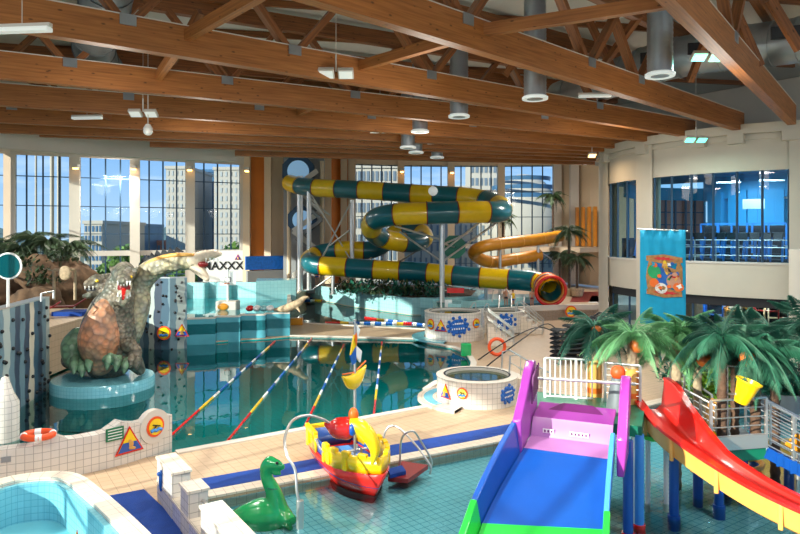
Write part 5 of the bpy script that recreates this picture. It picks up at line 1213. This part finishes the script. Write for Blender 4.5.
# purple entrance
bk = Vector((.38,.92,0)).normalized()
A0, A1 = TL, TRr; B0, B1 = TL+bk*.75+Vector((0,0,.05)), TRr+bk*.75+Vector((0,0,.05)); C0, C1 = B0+bk*.25+Vector((0,0,.36)), B1+bk*.25+Vector((0,0,.36)); D0_, D1_ = C0+bk*.9+Vector((0,0,.12)), C1+bk*.9+Vector((0,0,.12))
strip([(A0,A1),(B0,B1)], .1, 'entrance_bed', 'pink'); strip([(B0,B1),(C0,C1)], .1, 'entrance_step', 'pink'); strip([(C0,C1),(D0_,D1_)], .1, 'entrance_hood', 'purple')
g = G(); V = [C0+bk*.2, C1+bk*.2, C0.lerp(C1,.72)+bk*.9+Vector((0,0,.16)), C0.lerp(C1,.3)+bk*.9+Vector((0,0,.16))]; g.add(V+[v-Vector((0,0,.15)) for v in V], [(0,1,2,3),(7,6,5,4),(0,4,5,1),(1,5,6,2),(2,6,7,3),(3,7,4,0)]); g.obj('entrance_hump','dpurple',t,bevel=.04)
for f, n in ((.22,3),(.6,5)):
    c = B0.lerp(C0,.35).lerp(B1.lerp(C1,.35), f)-bk*.04; R = Matrix.Rotation(math.atan2(wv.y,wv.x),3,'Z'); G().box(c,(.13*n/1.6,.02,.09),R=R).obj('label_plate','wprint',t)
    for k in range(n): G().box(c+R@Vector(((k-(n-1)/2)*.075,-.015,0)),(.035,.01,.05),R=R).obj('label_hole','dpurple',t)
# tall purple side panels
def panel(base, hprof, out, nm, m):
    g = G(); V = []
    for (u, z0, z1) in hprof:
        p = base+bk*u; V += [Vector((p.x,p.y,z0)), Vector((p.x,p.y,z1)), Vector((p.x,p.y,z1))+out*.2, Vector((p.x,p.y,z0))+out*.14]
    n = len(hprof); fs = [(0,1,2,3)]
    for i in range(n-1):
        o = 4*i
        for k in range(4): q = (k+1) % 4; fs.append((o+k,o+4+k,o+4+q,o+q))
    e = 4*(n-1); fs.append((e+3,e+2,e+1,e)); g.add(V, fs); return g.obj(nm, m, t, bevel=.03, smooth=True)
lp = panel(TL-wv*.02, [(-.15,1.9,2.6),(.2,1.9,2.85),(.6,2.0,3.15),(.95,2.0,3.45),(1.25,2.1,3.6),(1.5,2.1,3.58),(1.65,2.1,3.3)], -wv, 'left_panel','purple')
rp = panel(TRr+wv*.16, [(-.25,1.75,2.5),(.1,1.75,2.8),(.4,1.75,3.1),(.75,1.75,3.42),(1.0,1.75,3.5),(1.2,1.75,3.45),(1.3,1.75,3.2)], wv, 'right_panel','purple')
g = G()
for i in range(7): u = .75+.11*i; p = TL+bk*u+wv*.03; g.beam(p+Vector((0,0,.75+.03*i)), p+bk*.1+Vector((0,0,1.35+.03*i)), .03, .05)
g.obj('panel_relief','dpurple',t)
# posts of the slide
def post(px, z1, yb, lab_parent, nm='support_post', m='blue', r=.11):
    p = on(px, yb, -.3); o = G().cyl(p, (p.x,p.y,z1), r, n=16).obj(nm, m, lab_parent, smooth=True)
    G().cyl((p.x,p.y,-.35),(p.x,p.y,-.02), r*1.3, n=16).obj('post_foot', 'red' if px < 640 else m, lab_parent, smooth=True)
post(628,2.0,545,t); post(639,2.0,536,t,'support_post','lblue'); p = on(640,420,0)
q = TL+bk*1.4; G().cyl((q.x,q.y,-.35),(q.x,q.y,2.1),.12).obj('support_post','blue',t,smooth=True)
q = ML-Vector((-.2,0,0)); G().cyl((q.x+.2,q.y+.2,-.35),(q.x+.2,q.y+.2,1.05),.1).obj('support_post','blue',t,smooth=True)
# ================================================================ PLAY DECK BEHIND THE SLIDE
P0 = D0_; P1 = D1_
dk = [xy(P0-wv*.5), xy(P1+wv*.55), xy(P1+wv*.55+bk*2.3), xy(P0-wv*.5+bk*2.3)]
t = thing('play_deck','green-topped deck behind the purple slide entrance','play deck',(*dk[0],-.3)); g = G(); g.prism(dk, 1.95, 2.2); g.obj('deck_board','dgreen',t)
for (x, y) in dk: q = Vector((x,y)).lerp(Vector(((dk[0][0]+dk[2][0])/2,(dk[0][1]+dk[2][1])/2)),.1); G().cyl((q.x,q.y,-.3),(q.x,q.y,1.95),.1).obj('support_post','wprint',t,smooth=True)
def fence(A, B, z0, z1, n, lab, r=.022, mid=(), horiz=False, nm='safety_fence', posts=True):
    A, B = Vector(A), Vector(B); t = thing(nm, lab, 'fence', A+Vector((0,0,z0))); g = G()
    G().cyl(A+Vector((0,0,z1)), B+Vector((0,0,z1)), r*1.5, n=8).obj('top_rail','steel',t,smooth=True)
    if horiz:
        for k in range(n): z = z0+.12+(z1-z0-.12)*k/n; G().cyl(A+Vector((0,0,z)), B+Vector((0,0,z)), r*.7, n=6).obj('cross_rail','steel',t,smooth=True)
        for f in (0,1): q = A.lerp(B,f); G().box(q+Vector((0,0,(z0+z1)/2)),(.06,.06,z1-z0)).obj('post','steel',t)
    else:
        G().cyl(A+Vector((0,0,z0+.1)), B+Vector((0,0,z0+.1)), r, n=8).obj('bottom_rail','wprint',t,smooth=True)
        for k in range(n+1): q = A.lerp(B,k/n); G().cyl(q+Vector((0,0,z0+(0 if k % 6 == 0 else .1))), q+Vector((0,0,z1)), r*(1.6 if k % 6 == 0 else .8), n=6).obj('post' if k % 6 == 0 else 'bar','wprint',t,smooth=True)
    return t
def xyv(px, D): return Vector(((px-CX)/F_*D, D, 0))
fence(xyv(545,17.2), xyv(592,16.9), 2.15, 3.25, 9, 'white barred fence behind the purple slide entrance, left of the orange sleeve')
fence(xyv(605,16.8), xyv(640,16.4), 2.15, 3.2, 6, 'white barred fence between the two orange-sleeved trunks', horiz=True)
a, b = at(538,378,14.9), at(636,384,14.2); G().cyl(a,b,.035,n=10).obj('grab_bar','steel',label='long steel grab bar across the purple slide entrance',cat='grab bar',smooth=True)
c = at(618,407,15.7); c.z = 2.2; t = thing('cone_fountain','dark volcano-shaped cone with a red ball on top','water toy',c); G().lathe([(.3,0),(.27,.2),(.17,.75),(.15,.85),(.12,.85),(0,.8)],c,24).obj('cone','galvd',t,smooth=True); G().sph(c+Vector((0,0,.98)),.175).obj('ball','dorange',t,smooth=True)
# stacked loungers
sl = thing('stacked_lounger','lounger','lounger',(0,0,0),local=True)
def lshape(y): return [(-1.0,y,.3),(-.8,y,.36),(-.2,y,.3),(.3,y,.36),(.75,y,.7),(1.05,y,.85)]
for s in (-.3,.3): G().tube(spline(lshape(s),4),.045,6).obj('side_rail','black',sl,smooth=True)
g = G(); L_ = spline(lshape(0),4)
for i in range(0,len(L_)): g.beam(L_[i]+Vector((0,-.3,0)), L_[i]+Vector((0,.3,0)), .08,.02)
g.obj('slats','dark',sl)
for x in (-.7,.55): G().tube([(x,-.3,.33),(x-.1,-.3,0),(x-.1,.3,0),(x,.3,.33)],.03,6).obj('leg_frame','black',sl,smooth=True)
sp = xyv(582,33)
wsl = ['at the bottom','second from the bottom','third from the bottom','fourth from the bottom','fifth from the bottom','sixth from the bottom','at the top']
k = 0
for st in range(2):
    for i in range(7):
        o = sl if k == 0 else dup(sl,(0,0,0)); k += 1; o.location = (sp.x-.4+st*1.0, sp.y+st*1.6, .22*i); o.rotation_euler = (0,0,.25+st*.1); o.scale = (1.15,)*3; o['label'] = 'black sun lounger %s of the %s stack behind the white fence' % (wsl[i], 'left' if st == 0 else 'right'); o['group'] = 'stacked black loungers'
# black hoses / curved rails on the deck
for i, P in enumerate((((478,352,.3),(510,348,.9),(540,336,1.0),(565,330,.6)),((482,362,.3),(520,352,1.0),(548,338,1.3),(566,334,.7)))):
    Q = [on(px,py+8,0)+Vector((0,0,z)) for px, py, z in P]; Q[0].z = 0; Q[-1].z = 0; G().tube(spline(Q,6),.035,8).obj('bent_rail','black',label='long black bent rail on the beige deck, '+('upper' if i == 0 else 'lower')+' of the two',cat='rail',smooth=True)
# ================================================================ RED SLIDE
RP = [(6.55,17.0,1.95),(6.55,16.4,1.92),(6.55,15.7,1.75),(6.62,15.0,1.62),(6.85,14.4,1.42),(7.2,13.9,1.18),(7.7,13.4,.92),(8.4,12.9,.66),(9.3,12.4,.4),(10.2,12.0,.2)]
S = spline(RP,4); t = thing('curved_slide','red trough slide with yellow-orange outside curving down to the right','water slide',(6.5,16,-.1))
def trough(prof, nm, m):
    g = G(); V = []; n = len(prof(0))
    for i, p in enumerate(S):
        d = (S[min(i+1,len(S)-1)]-S[max(i-1,0)]); d.z = 0; d.normalize(); s = Vector((-d.y,d.x,0)); f = i/(len(S)-1)   # s: left of travel = far side
        for (u, z) in prof(f): V.append(p+s*u+Vector((0,0,z)))
    fs = []
    for i in range(len(S)-1):
        for k in range(n): q = (k+1) % n; fs.append((i*n+k,(i+1)*n+k,(i+1)*n+q,i*n+q))
    fs.append(tuple(range(n))); e = (len(S)-1)*n; fs.append(tuple(range(e+n-1,e-1,-1)))
    g.add(V, fs); return g.obj(nm, m, t, smooth=True)
def hi(f): return .3+max(0,min(.5,.5-(f-.14)*1.5))
def inner(f): return [(-.42,.36),(-.36,.1),(-.2,0),(.14,0),(.28,.12),(.36,hi(f)),(.42,hi(f)),(.34,.05),(.22,-.06),(-.22,-.06),(-.42,.04),(-.48,.36)]
trough(inner,'slide_trough','red')
trough(lambda f: [(-.50,.33),(-.44,.02),(-.24,-.1),(-.27,-.22),(-.5,-.1),(-.58,.33)],'outer_shell','amber')
trough(lambda f: [(-.62,.40),(-.40,.40),(-.40,.33),(-.62,.33)],'near_rim','red')
trough(lambda f: [(.33,hi(f)+.03),(.48,hi(f)+.03),(.48,hi(f)-.03),(.33,hi(f)-.03)],'far_rim','red')
for i in (7,13,19,25,31):
    p = S[i]; d = (S[i+1]-S[i-1]); d.z = 0; d.normalize(); s = Vector((-d.y,d.x,0)); G().box(p-s*.56+Vector((0,0,.08)),(.09,.07,.52),rz=math.atan2(d.y,d.x)).obj('joint_bracket','amber',t,bevel=.02)
for px, yb, z1 in ((674,527,1.35),(719,516,1.2)): post(px,z1,yb,t)
# ================================================================ RIGHT PLAY PLATFORM
f0, f1 = xyv(711,15.3), xyv(766,15.6); bk2 = Vector((.15,1,0)).normalized(); zd = 1.4
t = thing('play_platform','green-edged play platform with steel railings right of the red slide','play platform',(f0.x,f0.y,-.3))
pl = [xy(f0), xy(f1), xy(f1+bk2*1.7), xy(f0+bk2*1.7)]
G().prism(pl, zd-.28, zd).obj('deck','dgreen',t)
G().prism(pl, zd, zd+.02).obj('deck_top','grey',t)
for px, yb in ((698,506),(727,492),(754,480),(743,500)): p = on(px,yb,-.3); G().cyl(p,(p.x,p.y,zd-.2),.12,n=14).obj('support_post','blue',t,smooth=True)
G().box((f0+f1)/2+Vector((0,-.03,zd+.17)),((f1-f0).length,.03,.32),rz=math.atan2((f1-f0).y,(f1-f0).x)).obj('toe_board','steel',t)
fence(f0, f1, zd, zd+1.2, 5, 'steel railing along the front of the green-edged platform', horiz=True, nm='steel_railing')
def sloperail(A, B, lab, n=5, h=1.0):
    A, B = Vector(A), Vector(B); t = thing('steel_railing', lab, 'railing', A)
    for k in range(n+1): z = h*(1-k/(n+.5)); G().cyl(A+Vector((0,0,z)), B+Vector((0,0,z)), .03 if k == 0 else .016, n=6).obj('top_rail' if k == 0 else 'cross_rail','steel',t,smooth=True)
    for f in (0,.33,.66,1): q = A.lerp(B,f); G().box(q+Vector((0,0,h/2)),(.05,.05,h)).obj('post','steel',t)
sloperail(at(672,425,16.8)+Vector((0,0,.1)), at(716,447,15.9), 'sloping steel railing between the pale palm trunk and the green deck', 6)
sloperail(at(671,410,18.2)+Vector((0,0,.2)), at(712,432,17.6), 'second sloping railing behind the first, near the bead toy', 5)
sa = f1+Vector((0,0,zd)); sb = sa+Vector((1.9,-.1,-1.0)); sloperail(sa, sb, 'sloping steel railing down the blue stair at the right edge', 6, 1.1)
sloperail(sa+Vector((.2,1.3,0)), sb+Vector((.2,1.3,0)), 'rear sloping railing of the blue stair at the right edge', 6, 1.1)
t = thing('blue_stair','blue stair leading down from the green platform at the right edge','stair',sa)
for y in (0,1.25): G().beam(sa+Vector((0,y,-.12)), sb+Vector((0,y,-.12)), .06, .26).obj('stringer','blue',t)
for k in range(6): q = sa.lerp(sb,(k+.5)/6); G().box(q+Vector((0,.62,-.1)),(.3,1.2,.05)).obj('tread','steel',t); G().box(q+Vector((.14,-.05,-.2)),(.16,.03,.3)).obj('saw_tooth_panel','blue',t)
p = on(789,497,-.3); G().cyl(p,(p.x,p.y,.75),.12,n=14).obj('support_post','blue',t,smooth=True)
G().cyl(sb+Vector((.1,.0,-.2)),(sb.x+.1,sb.y,-.3),.1,n=14).obj('support_post','blue',t,smooth=True)
# stair/ramp carrying the left railings
g = G(); A, B = at(672,425,17.2), at(716,447,16.4); g.beam(A+Vector((0,.5,0)), B+Vector((0,.3,0)), 1.3,.12); g.obj('stair_ramp','steel',label='steel ramp under the sloping railings left of the green deck',cat='ramp')
# bucket
c = at(745,392,15.0); t = thing('tipping_bucket','yellow tipping bucket hanging over the green platform','bucket',c); R = Matrix.Rotation(.3,3,'Y')@Matrix.Rotation(.15,3,'X'); g = G(); g.lathe([(0,-.27),(.15,-.27),(.26,.25),(.29,.25),(.29,.28),(.24,.28),(.13,-.22),(0,-.22)],(0,0,0),28); g.v = [c+R@v for v in g.v]; g.obj('bucket_body','yellow',t,smooth=True)
g = G(); g.lathe([(.0,.1),(.2,.1)],(0,0,0),20); g.v = [c+R@v for v in g.v]; g.obj('bucket_inside','ochre',t)
p1 = at(727,366,15.9); G().tube([p1, at(737,366,15.95), at(749,369,16.0)],.025,8).obj('spout_pipe','steel',t,smooth=True)
G().cyl(Vector((p1.x,p1.y,zd)),p1,.03).obj('feed_pipe','steel',t,smooth=True); G().cyl(at(736,394,15.0),at(727,394,15.9),.025).obj('pivot_arm','steel',t)
# yellow panel, beads
c = at(711,430,16.2); t = thing('small_slide','yellow curved chute panel behind the green platform railing','slide',c)
g = G(); V = [at(703,432,16.2),at(719,432,16.2),at(718,404,16.4),at(714,398,16.5),at(709,404,16.4)]; n = len(V); g.add(V+[v+Vector((0,.12,0)) for v in V], [tuple(range(n)),tuple(range(2*n-1,n-1,-1))]+[(i,i+n,(i+1)%n+n,(i+1)%n) for i in range(n)]); g.obj('back_panel','amber',t,bevel=.03)
g = G(); V = [at(700,428,16.0),at(718,432,15.9),at(718,437,15.8),at(700,433,15.9)]; g.add(V+[v+Vector((0,.2,0)) for v in V], [(0,1,2,3),(7,6,5,4),(0,4,5,1),(1,5,6,2),(2,6,7,3),(3,7,4,0)]); g.obj('chute_lip','yellow',t,bevel=.03)
c = at(689,422,17.4); t = thing('bead_toy','stack of red, yellow and blue discs on a post by the sloping railing','toy',c)
for k, (m, x) in enumerate((('blue',.2),('wprint',.14),('blue',.16),('red',.24),('yellow',.26),('red',.22),('yellow',.25),('amber',.2))): G().cyl(c+Vector((-.03*k,0,k*.075)),c+Vector((-.03*k,0,k*.075+.065)),x,n=20).obj('disc',m,t,bevel=.01)
c = at(693,415,17.0); 
t = thing('seesaw_toy','orange play panel at the right border beside the blue stair','panel',at(795,442,16)); g = G(); V = [at(785,443,16),at(797,433,15.8),at(812,440,15.6),at(803,452,15.8)]; g.add(V+[v-Vector((0,0,.06)) for v in V], [(0,1,2,3),(7,6,5,4),(0,4,5,1),(1,5,6,2),(2,6,7,3),(3,7,4,0)]); g.obj('panel_board','ochre',t); q = at(798,448,15.9); G().cyl(q,(q.x,q.y,-.3),.05).obj('post','steel',t)
# small green table under the panel
c = at(656,438,16.0); t = thing('toddler_table','small green disc table on two ribbed white legs beside the red slide','table',(c.x,c.y,-.3)); G().cyl(c,c+Vector((0,0,.1)),.35,n=20).obj('table_top','green',t)
for s in (-.2,.25): 
    g = G(); x = c.x+s; z = -.3; P = []; Rr = []
    while z < c.z: P.append((x,c.y,z)); Rr.append(.07 if len(P) % 2 else .055); z += .05
    g.tube(P,Rr,10); g.obj('leg','wprint',t,smooth=True)
# ochre sloping beach in the shallow pool at right
flat([on(690,470,-.3),on(745,500,-.3),on(830,520,-.3),on(860,440,-.3),on(690,440,-.3)], -.34, .1, 'sand_floor','amber','ochre coloured floor area of the splash pool under the platform','pool floor')
# yellow hose coil
c = on(735,478,-.1); G().tube([c+Vector((.7*math.cos(k*.4),.5*math.sin(k*.4),.12+.02*k)) for k in range(30)],.07,8).obj('coiled_hose','amber',label='coiled yellow hose in the water under the platform',cat='hose',smooth=True)
c = on(268,534,0)
# no-entry emblem on first low post
c = w3(.45,-.02,.62); t = thing('emblem','small blue fish emblem on the first tiled post','emblem',c); R = Matrix.Rotation(rz,3,'Z'); G().sph(c+R@Vector((0,-.01,0)),(.05,.05,.26)).obj('emblem_body','bprint',t,smooth=True); G().sph(c+R@Vector((0,-.03,.16)),(.08,.04,.06)).obj('emblem_fin','bprint',t,smooth=True)
c = on(82,531,.62); t = thing('warning_sign','red triangular sign on the inner wall of the corner basin','sign',c); tri(c+Vector((.03,-.25,-.1)),.25,Matrix.Rotation(-.9,3,'Z'),t)
# ================================================================ OUTSIDE
g = G(); g.prism([(-500,-60),(500,-60),(500,900),(-500,900)], -7, -6.5); struct(g, 'ground', 'grass')
def building(name, px0, px1, ytop, D, depth, floors, bays_, lab, m='bwhite', wm='bglass', wf=.55, zb=-6.5):
    A, B = at(px0,ytop,D), at(px1,ytop,D); w = (B-A).x; zt = A.z; cx = (A.x+B.x)/2; t = thing(name, lab, 'building', (cx,D,zb)); G().box((cx,D+depth/2,(zt+zb)/2),(w,depth,zt-zb)).obj('wall',m,t)
    G().box((cx,D+depth/2,zt+.4),(w+.6,depth+.6,.8)).obj('parapet',m,t); fh = (zt-zb)/floors
    for f in range(floors):
        g = G()
        for b in range(bays_): x = A.x+w*(b+.5)/bays_; g.box((x,D-.03,zb+fh*(f+.5)),(w/bays_*wf,.2,fh*.6))
        g.obj('window_row',wm,t)
building('office_tower',166,188,169,170,22,14,5,'slim white office tower seen in the fourth left window','bwhite','bslot',.4)
building('office_tower',214,243,170,172,22,14,6,'white office tower at the right of the glass block','bwhite','bslot',.4)
building('glass_tower',192,217,172,196,20,14,5,'dark blue glass office block between two white towers','bglass','frame',.5)
building('apartment_block',84,102,224,150,25,7,5,'long white apartment block in the third left window')
building('apartment_block',100,130,226,180,25,7,6,'blue-grey block behind the trees in the third left window','bglass','frame',.5)
building('low_building',130,170,243,200,10,3,9,'low pale building under the horizon beside the slim tower','bred')
building('facade_block',348,401,168,112,12,9,12,'pale grid facade seen behind the top run of the striped slide','bwhite','bsoft',.6)
building('facade_block',395,520,190,125,14,7,22,'long white building with small windows behind the front coil','bwhite','bsoft',.35)
building('facade_block',470,497,162,140,10,10,6,'white balcony block in the fourth far window','bwhite','bsoft',.6)
building('facade_block',498,560,200,118,14,6,9,'white building beyond the arched far right window','bwhite','bsoft',.35)
t = thing('domed_hall','white building with a curved dome roof outside the far right window','building',at(528,240,108)); c = at(528,205,108); g = G(); g.sph((c.x,c.y+4,c.z-2),(6.2,4,7.5),32,20); g.obj('dome','bwhite',t,smooth=True)
g = G(); 
for k in range(3): g.lathe([(6.3-k*.9,c.z+1.2+k*1.5),(6.4-k*.9,c.z+1.9+k*1.5)],(c.x,c.y+4,0),32,PI,2*PI)
g.obj('window_band','bglass',t)
g = G(); P = [(-260,600,-7)]; V = []
for i in range(60): x = -500+i*20; V += [(x,620,-8), (x,620,9+8*math.sin(i*.5)+5*math.sin(i*1.3+1)), (x,680,-8)]
g.add(V, [(3*i,3*i+3,3*i+4,3*i+1) for i in range(59)]+[(3*i+1,3*i+4,3*i+5,3*i+2) for i in range(59)]); struct(g, 'terrain_hills', 'hill', smooth=True)
def tree(px, D, h, w, lab):
    x = (px-CX)/F_*D; t = thing('tree', lab, 'tree', (x,D,-6.5)); G().cyl((x,D,-6.5),(x,D,-6.5+h*.5),.35,.2,8).obj('trunk','dbark',t)
    g = G()
    for _ in range(900):
        a, b, r = random.uniform(0,2*PI), random.uniform(-1,1), random.random()**.4; s = math.sqrt(1-b*b); p = Vector((x+w*r*s*math.cos(a), D+w*r*s*math.sin(a), -6.5+h*.62+h*.38*r*b)); d = Vector((random.gauss(0,1),random.gauss(0,1),random.gauss(0,1))).normalized(); e = d.cross(Vector((.3,.5,.8))).normalized(); L = .55; g.add([p-d*L, p+e*L*.6, p+d*L, p-e*L*.6], [(0,1,2,3)])
    g.obj('crown','tree',t,fix=False)
for px, D, h, w, w_ in ((110,100,8.5,3.6,'in the third left window, left one'),(126,118,11.5,3.6,'in the third left window, brighter right one'),(92,88,7,3,'low at the left post of the third window'),(146,132,7,3.5,'under the hills in the fourth left window'),(238,110,12,3.5,'in front of the right white tower'),(182,120,6.5,3,'below the slim white tower'),(225,120,6.5,3,'under the dark glass block')):
    tree(px, D, h, w, 'leafy green tree outside '+w_)
# white flag poles outside left windows
for i, px in enumerate((52,59,36)):
    p = at(px,160,75); G().cyl((p.x,p.y,-6.5),(p.x,p.y,p.z+6),.22 if i < 2 else .12).obj('mast_pole','bwhite',label='white mast outside the second left window, '+['left','middle','thin leftmost'][i],cat='mast',smooth=True)
# wall lamps on the columns
for i, (px, D) in enumerate(((76,60),(134,62.6),(190,64.6),(247,66.6),(402,74.6),(452,75))):
    p = at(px, 166+i, D); t = thing('wall_lamp','warm uplight on the window column, '+['second from the left','third from the left','fourth from the left','where the orange wall starts','in the middle of the far windows','right of the middle of the far windows'][i],'lamp',p); G().box(p,(.5,.5,.35)).obj('housing','wframe',t); G().box(p+Vector((0,-.1,-.25)),(.36,.36,.12)).obj('lamp_glass','lampw',t)
# finer pieces hang under the part they belong to
for child, par in (('logo_letter','splash_logo'),('label_hole','label_plate'),('tooth','lower_jaw'),('tongue','lower_jaw'),('lamp_glass','housing'),('swimmer','field'),('waves','field'),('figure','field'),('sleeve_band','trunk_sleeve'),('rim_grating','rim'),('stair_parapet','stair_flight'),('printed_detail','printed_ground'),('battlement','gunwale'),('gunwale_rib','gunwale'),('panel_relief','left_panel'),('collar','body'),('lamp_glass','housing'),('sail_rope','rolled_sail'),('target_frame','backboard'),('target_field','backboard')):
    stem_ = lambda o: o.name.split('.')[0]
    for root in [o for o in C.objects if o.type == 'EMPTY' and o.parent is None]:
        ps = [o for o in root.children if stem_(o) == par]
        if not ps: continue
        for i_, o in enumerate([o for o in root.children if stem_(o) == child]):
            def mid(q): return sum([Vector(b) for b in q.bound_box], Vector((0,0,0)))/8
            o.parent = min(ps, key=lambda p: (mid(p)-mid(o)).length)
# ================================================================ LIGHT, SKY, CAMERA
sc = bpy.context.scene
w = bpy.data.worlds.new('sky'); sc.world = w; w.use_nodes = True; n = w.node_tree.nodes; l = w.node_tree.links; bg = n['Background']
tc = n.new('ShaderNodeTexCoord'); sp_ = n.new('ShaderNodeSeparateXYZ'); l.new(tc.outputs['Generated'], sp_.inputs[0])
rp_ = n.new('ShaderNodeValToRGB'); e = rp_.color_ramp.elements; e[0].position = 0; e[0].color = col(196,218,236); e[1].position = .5; e[1].color = col(84,142,206); q = e.new(.16); q.color = col(122,176,226)
l.new(sp_.outputs[2], rp_.inputs[0])
mp = n.new('ShaderNodeMapping'); mp.inputs['Scale'].default_value = (2,2,9); nz = n.new('ShaderNodeTexNoise'); nz.inputs['Scale'].default_value = 3; nz.inputs['Detail'].default_value = 8
l.new(tc.outputs['Generated'], mp.inputs[0]); l.new(mp.outputs[0], nz.inputs['Vector']); mr = n.new('ShaderNodeMapRange'); mr.inputs[1].default_value = .52; mr.inputs[2].default_value = .72; mr.inputs[4].default_value = .7; l.new(nz.outputs['Fac'], mr.inputs[0])
mx = n.new('ShaderNodeMix'); mx.data_type = 'RGBA'; mx.inputs['B'].default_value = (.95,.96,1,1); l.new(mr.outputs[0], mx.inputs['Factor']); l.new(rp_.outputs[0], mx.inputs['A']); l.new(mx.outputs['Result'], bg.inputs[0]); bg.inputs[1].default_value = SKY
s = bpy.data.lights.new('sun','SUN'); s.energy = SUN; s.angle = .012; s.color = (1,.86,.66); so = bpy.data.objects.new('sun', s); C.objects.link(so)
so.rotation_euler = Vector(SUND).to_track_quat('-Z','Y').to_euler()
# added fill lights under the roof, with no lamp bodies, to brighten the hall
for x, y, z, pw in FILLS:
    la = bpy.data.lights.new('hall_fill','POINT'); la.shadow_soft_size = .8; la.energy = pw*.28; la.color = (1,.93,.82); o = bpy.data.objects.new('hall_fill', la); C.objects.link(o); o.location = (x,y,z-.6)
    la = bpy.data.lights.new('hall_fill_disk','AREA'); la.shape = 'DISK'; la.size = 2.4; la.energy = pw*.8; la.color = (1,.95,.86); o = bpy.data.objects.new('hall_fill_disk', la); C.objects.link(o); o.location = (x,y,z-.3)
for z_, pw in ((9.6,260),(3.2,420)):  # fill lights added inside the tower to brighten gym and ground floor
    for px in (690,760):
        p = tp(tphi(px),7.2,z_); la = bpy.data.lights.new('gym_fill','AREA'); la.size = 1.5; la.energy = pw; la.color = (.9,.96,1) if z_ > 5 else (1,.85,.7); o = bpy.data.objects.new('gym_fill', la); C.objects.link(o); o.location = p
cam = bpy.data.cameras.new('camera'); cam.sensor_width = 36; cam.lens = 36*F_/800; cam.shift_y = (HY-267)/800; cam.shift_x = 0; cam.clip_end = 2000
co = bpy.data.objects.new('camera', cam); C.objects.link(co); co.location = (0,0,H_); co.rotation_euler = (PI/2,0,0); sc.camera = co
sc.view_settings.view_transform = 'Standard'; sc.view_settings.look = 'None'; sc.view_settings.gamma = 1; sc.view_settings.use_curve_mapping = False; sc.view_settings.exposure = EXPO
sc.cycles.max_bounces = 10; sc.cycles.diffuse_bounces = 4; sc.cycles.transparent_max_bounces = 16; sc.cycles.caustics_reflective = False; sc.cycles.sample_clamp_indirect = 6; sc.cycles.use_denoising = True
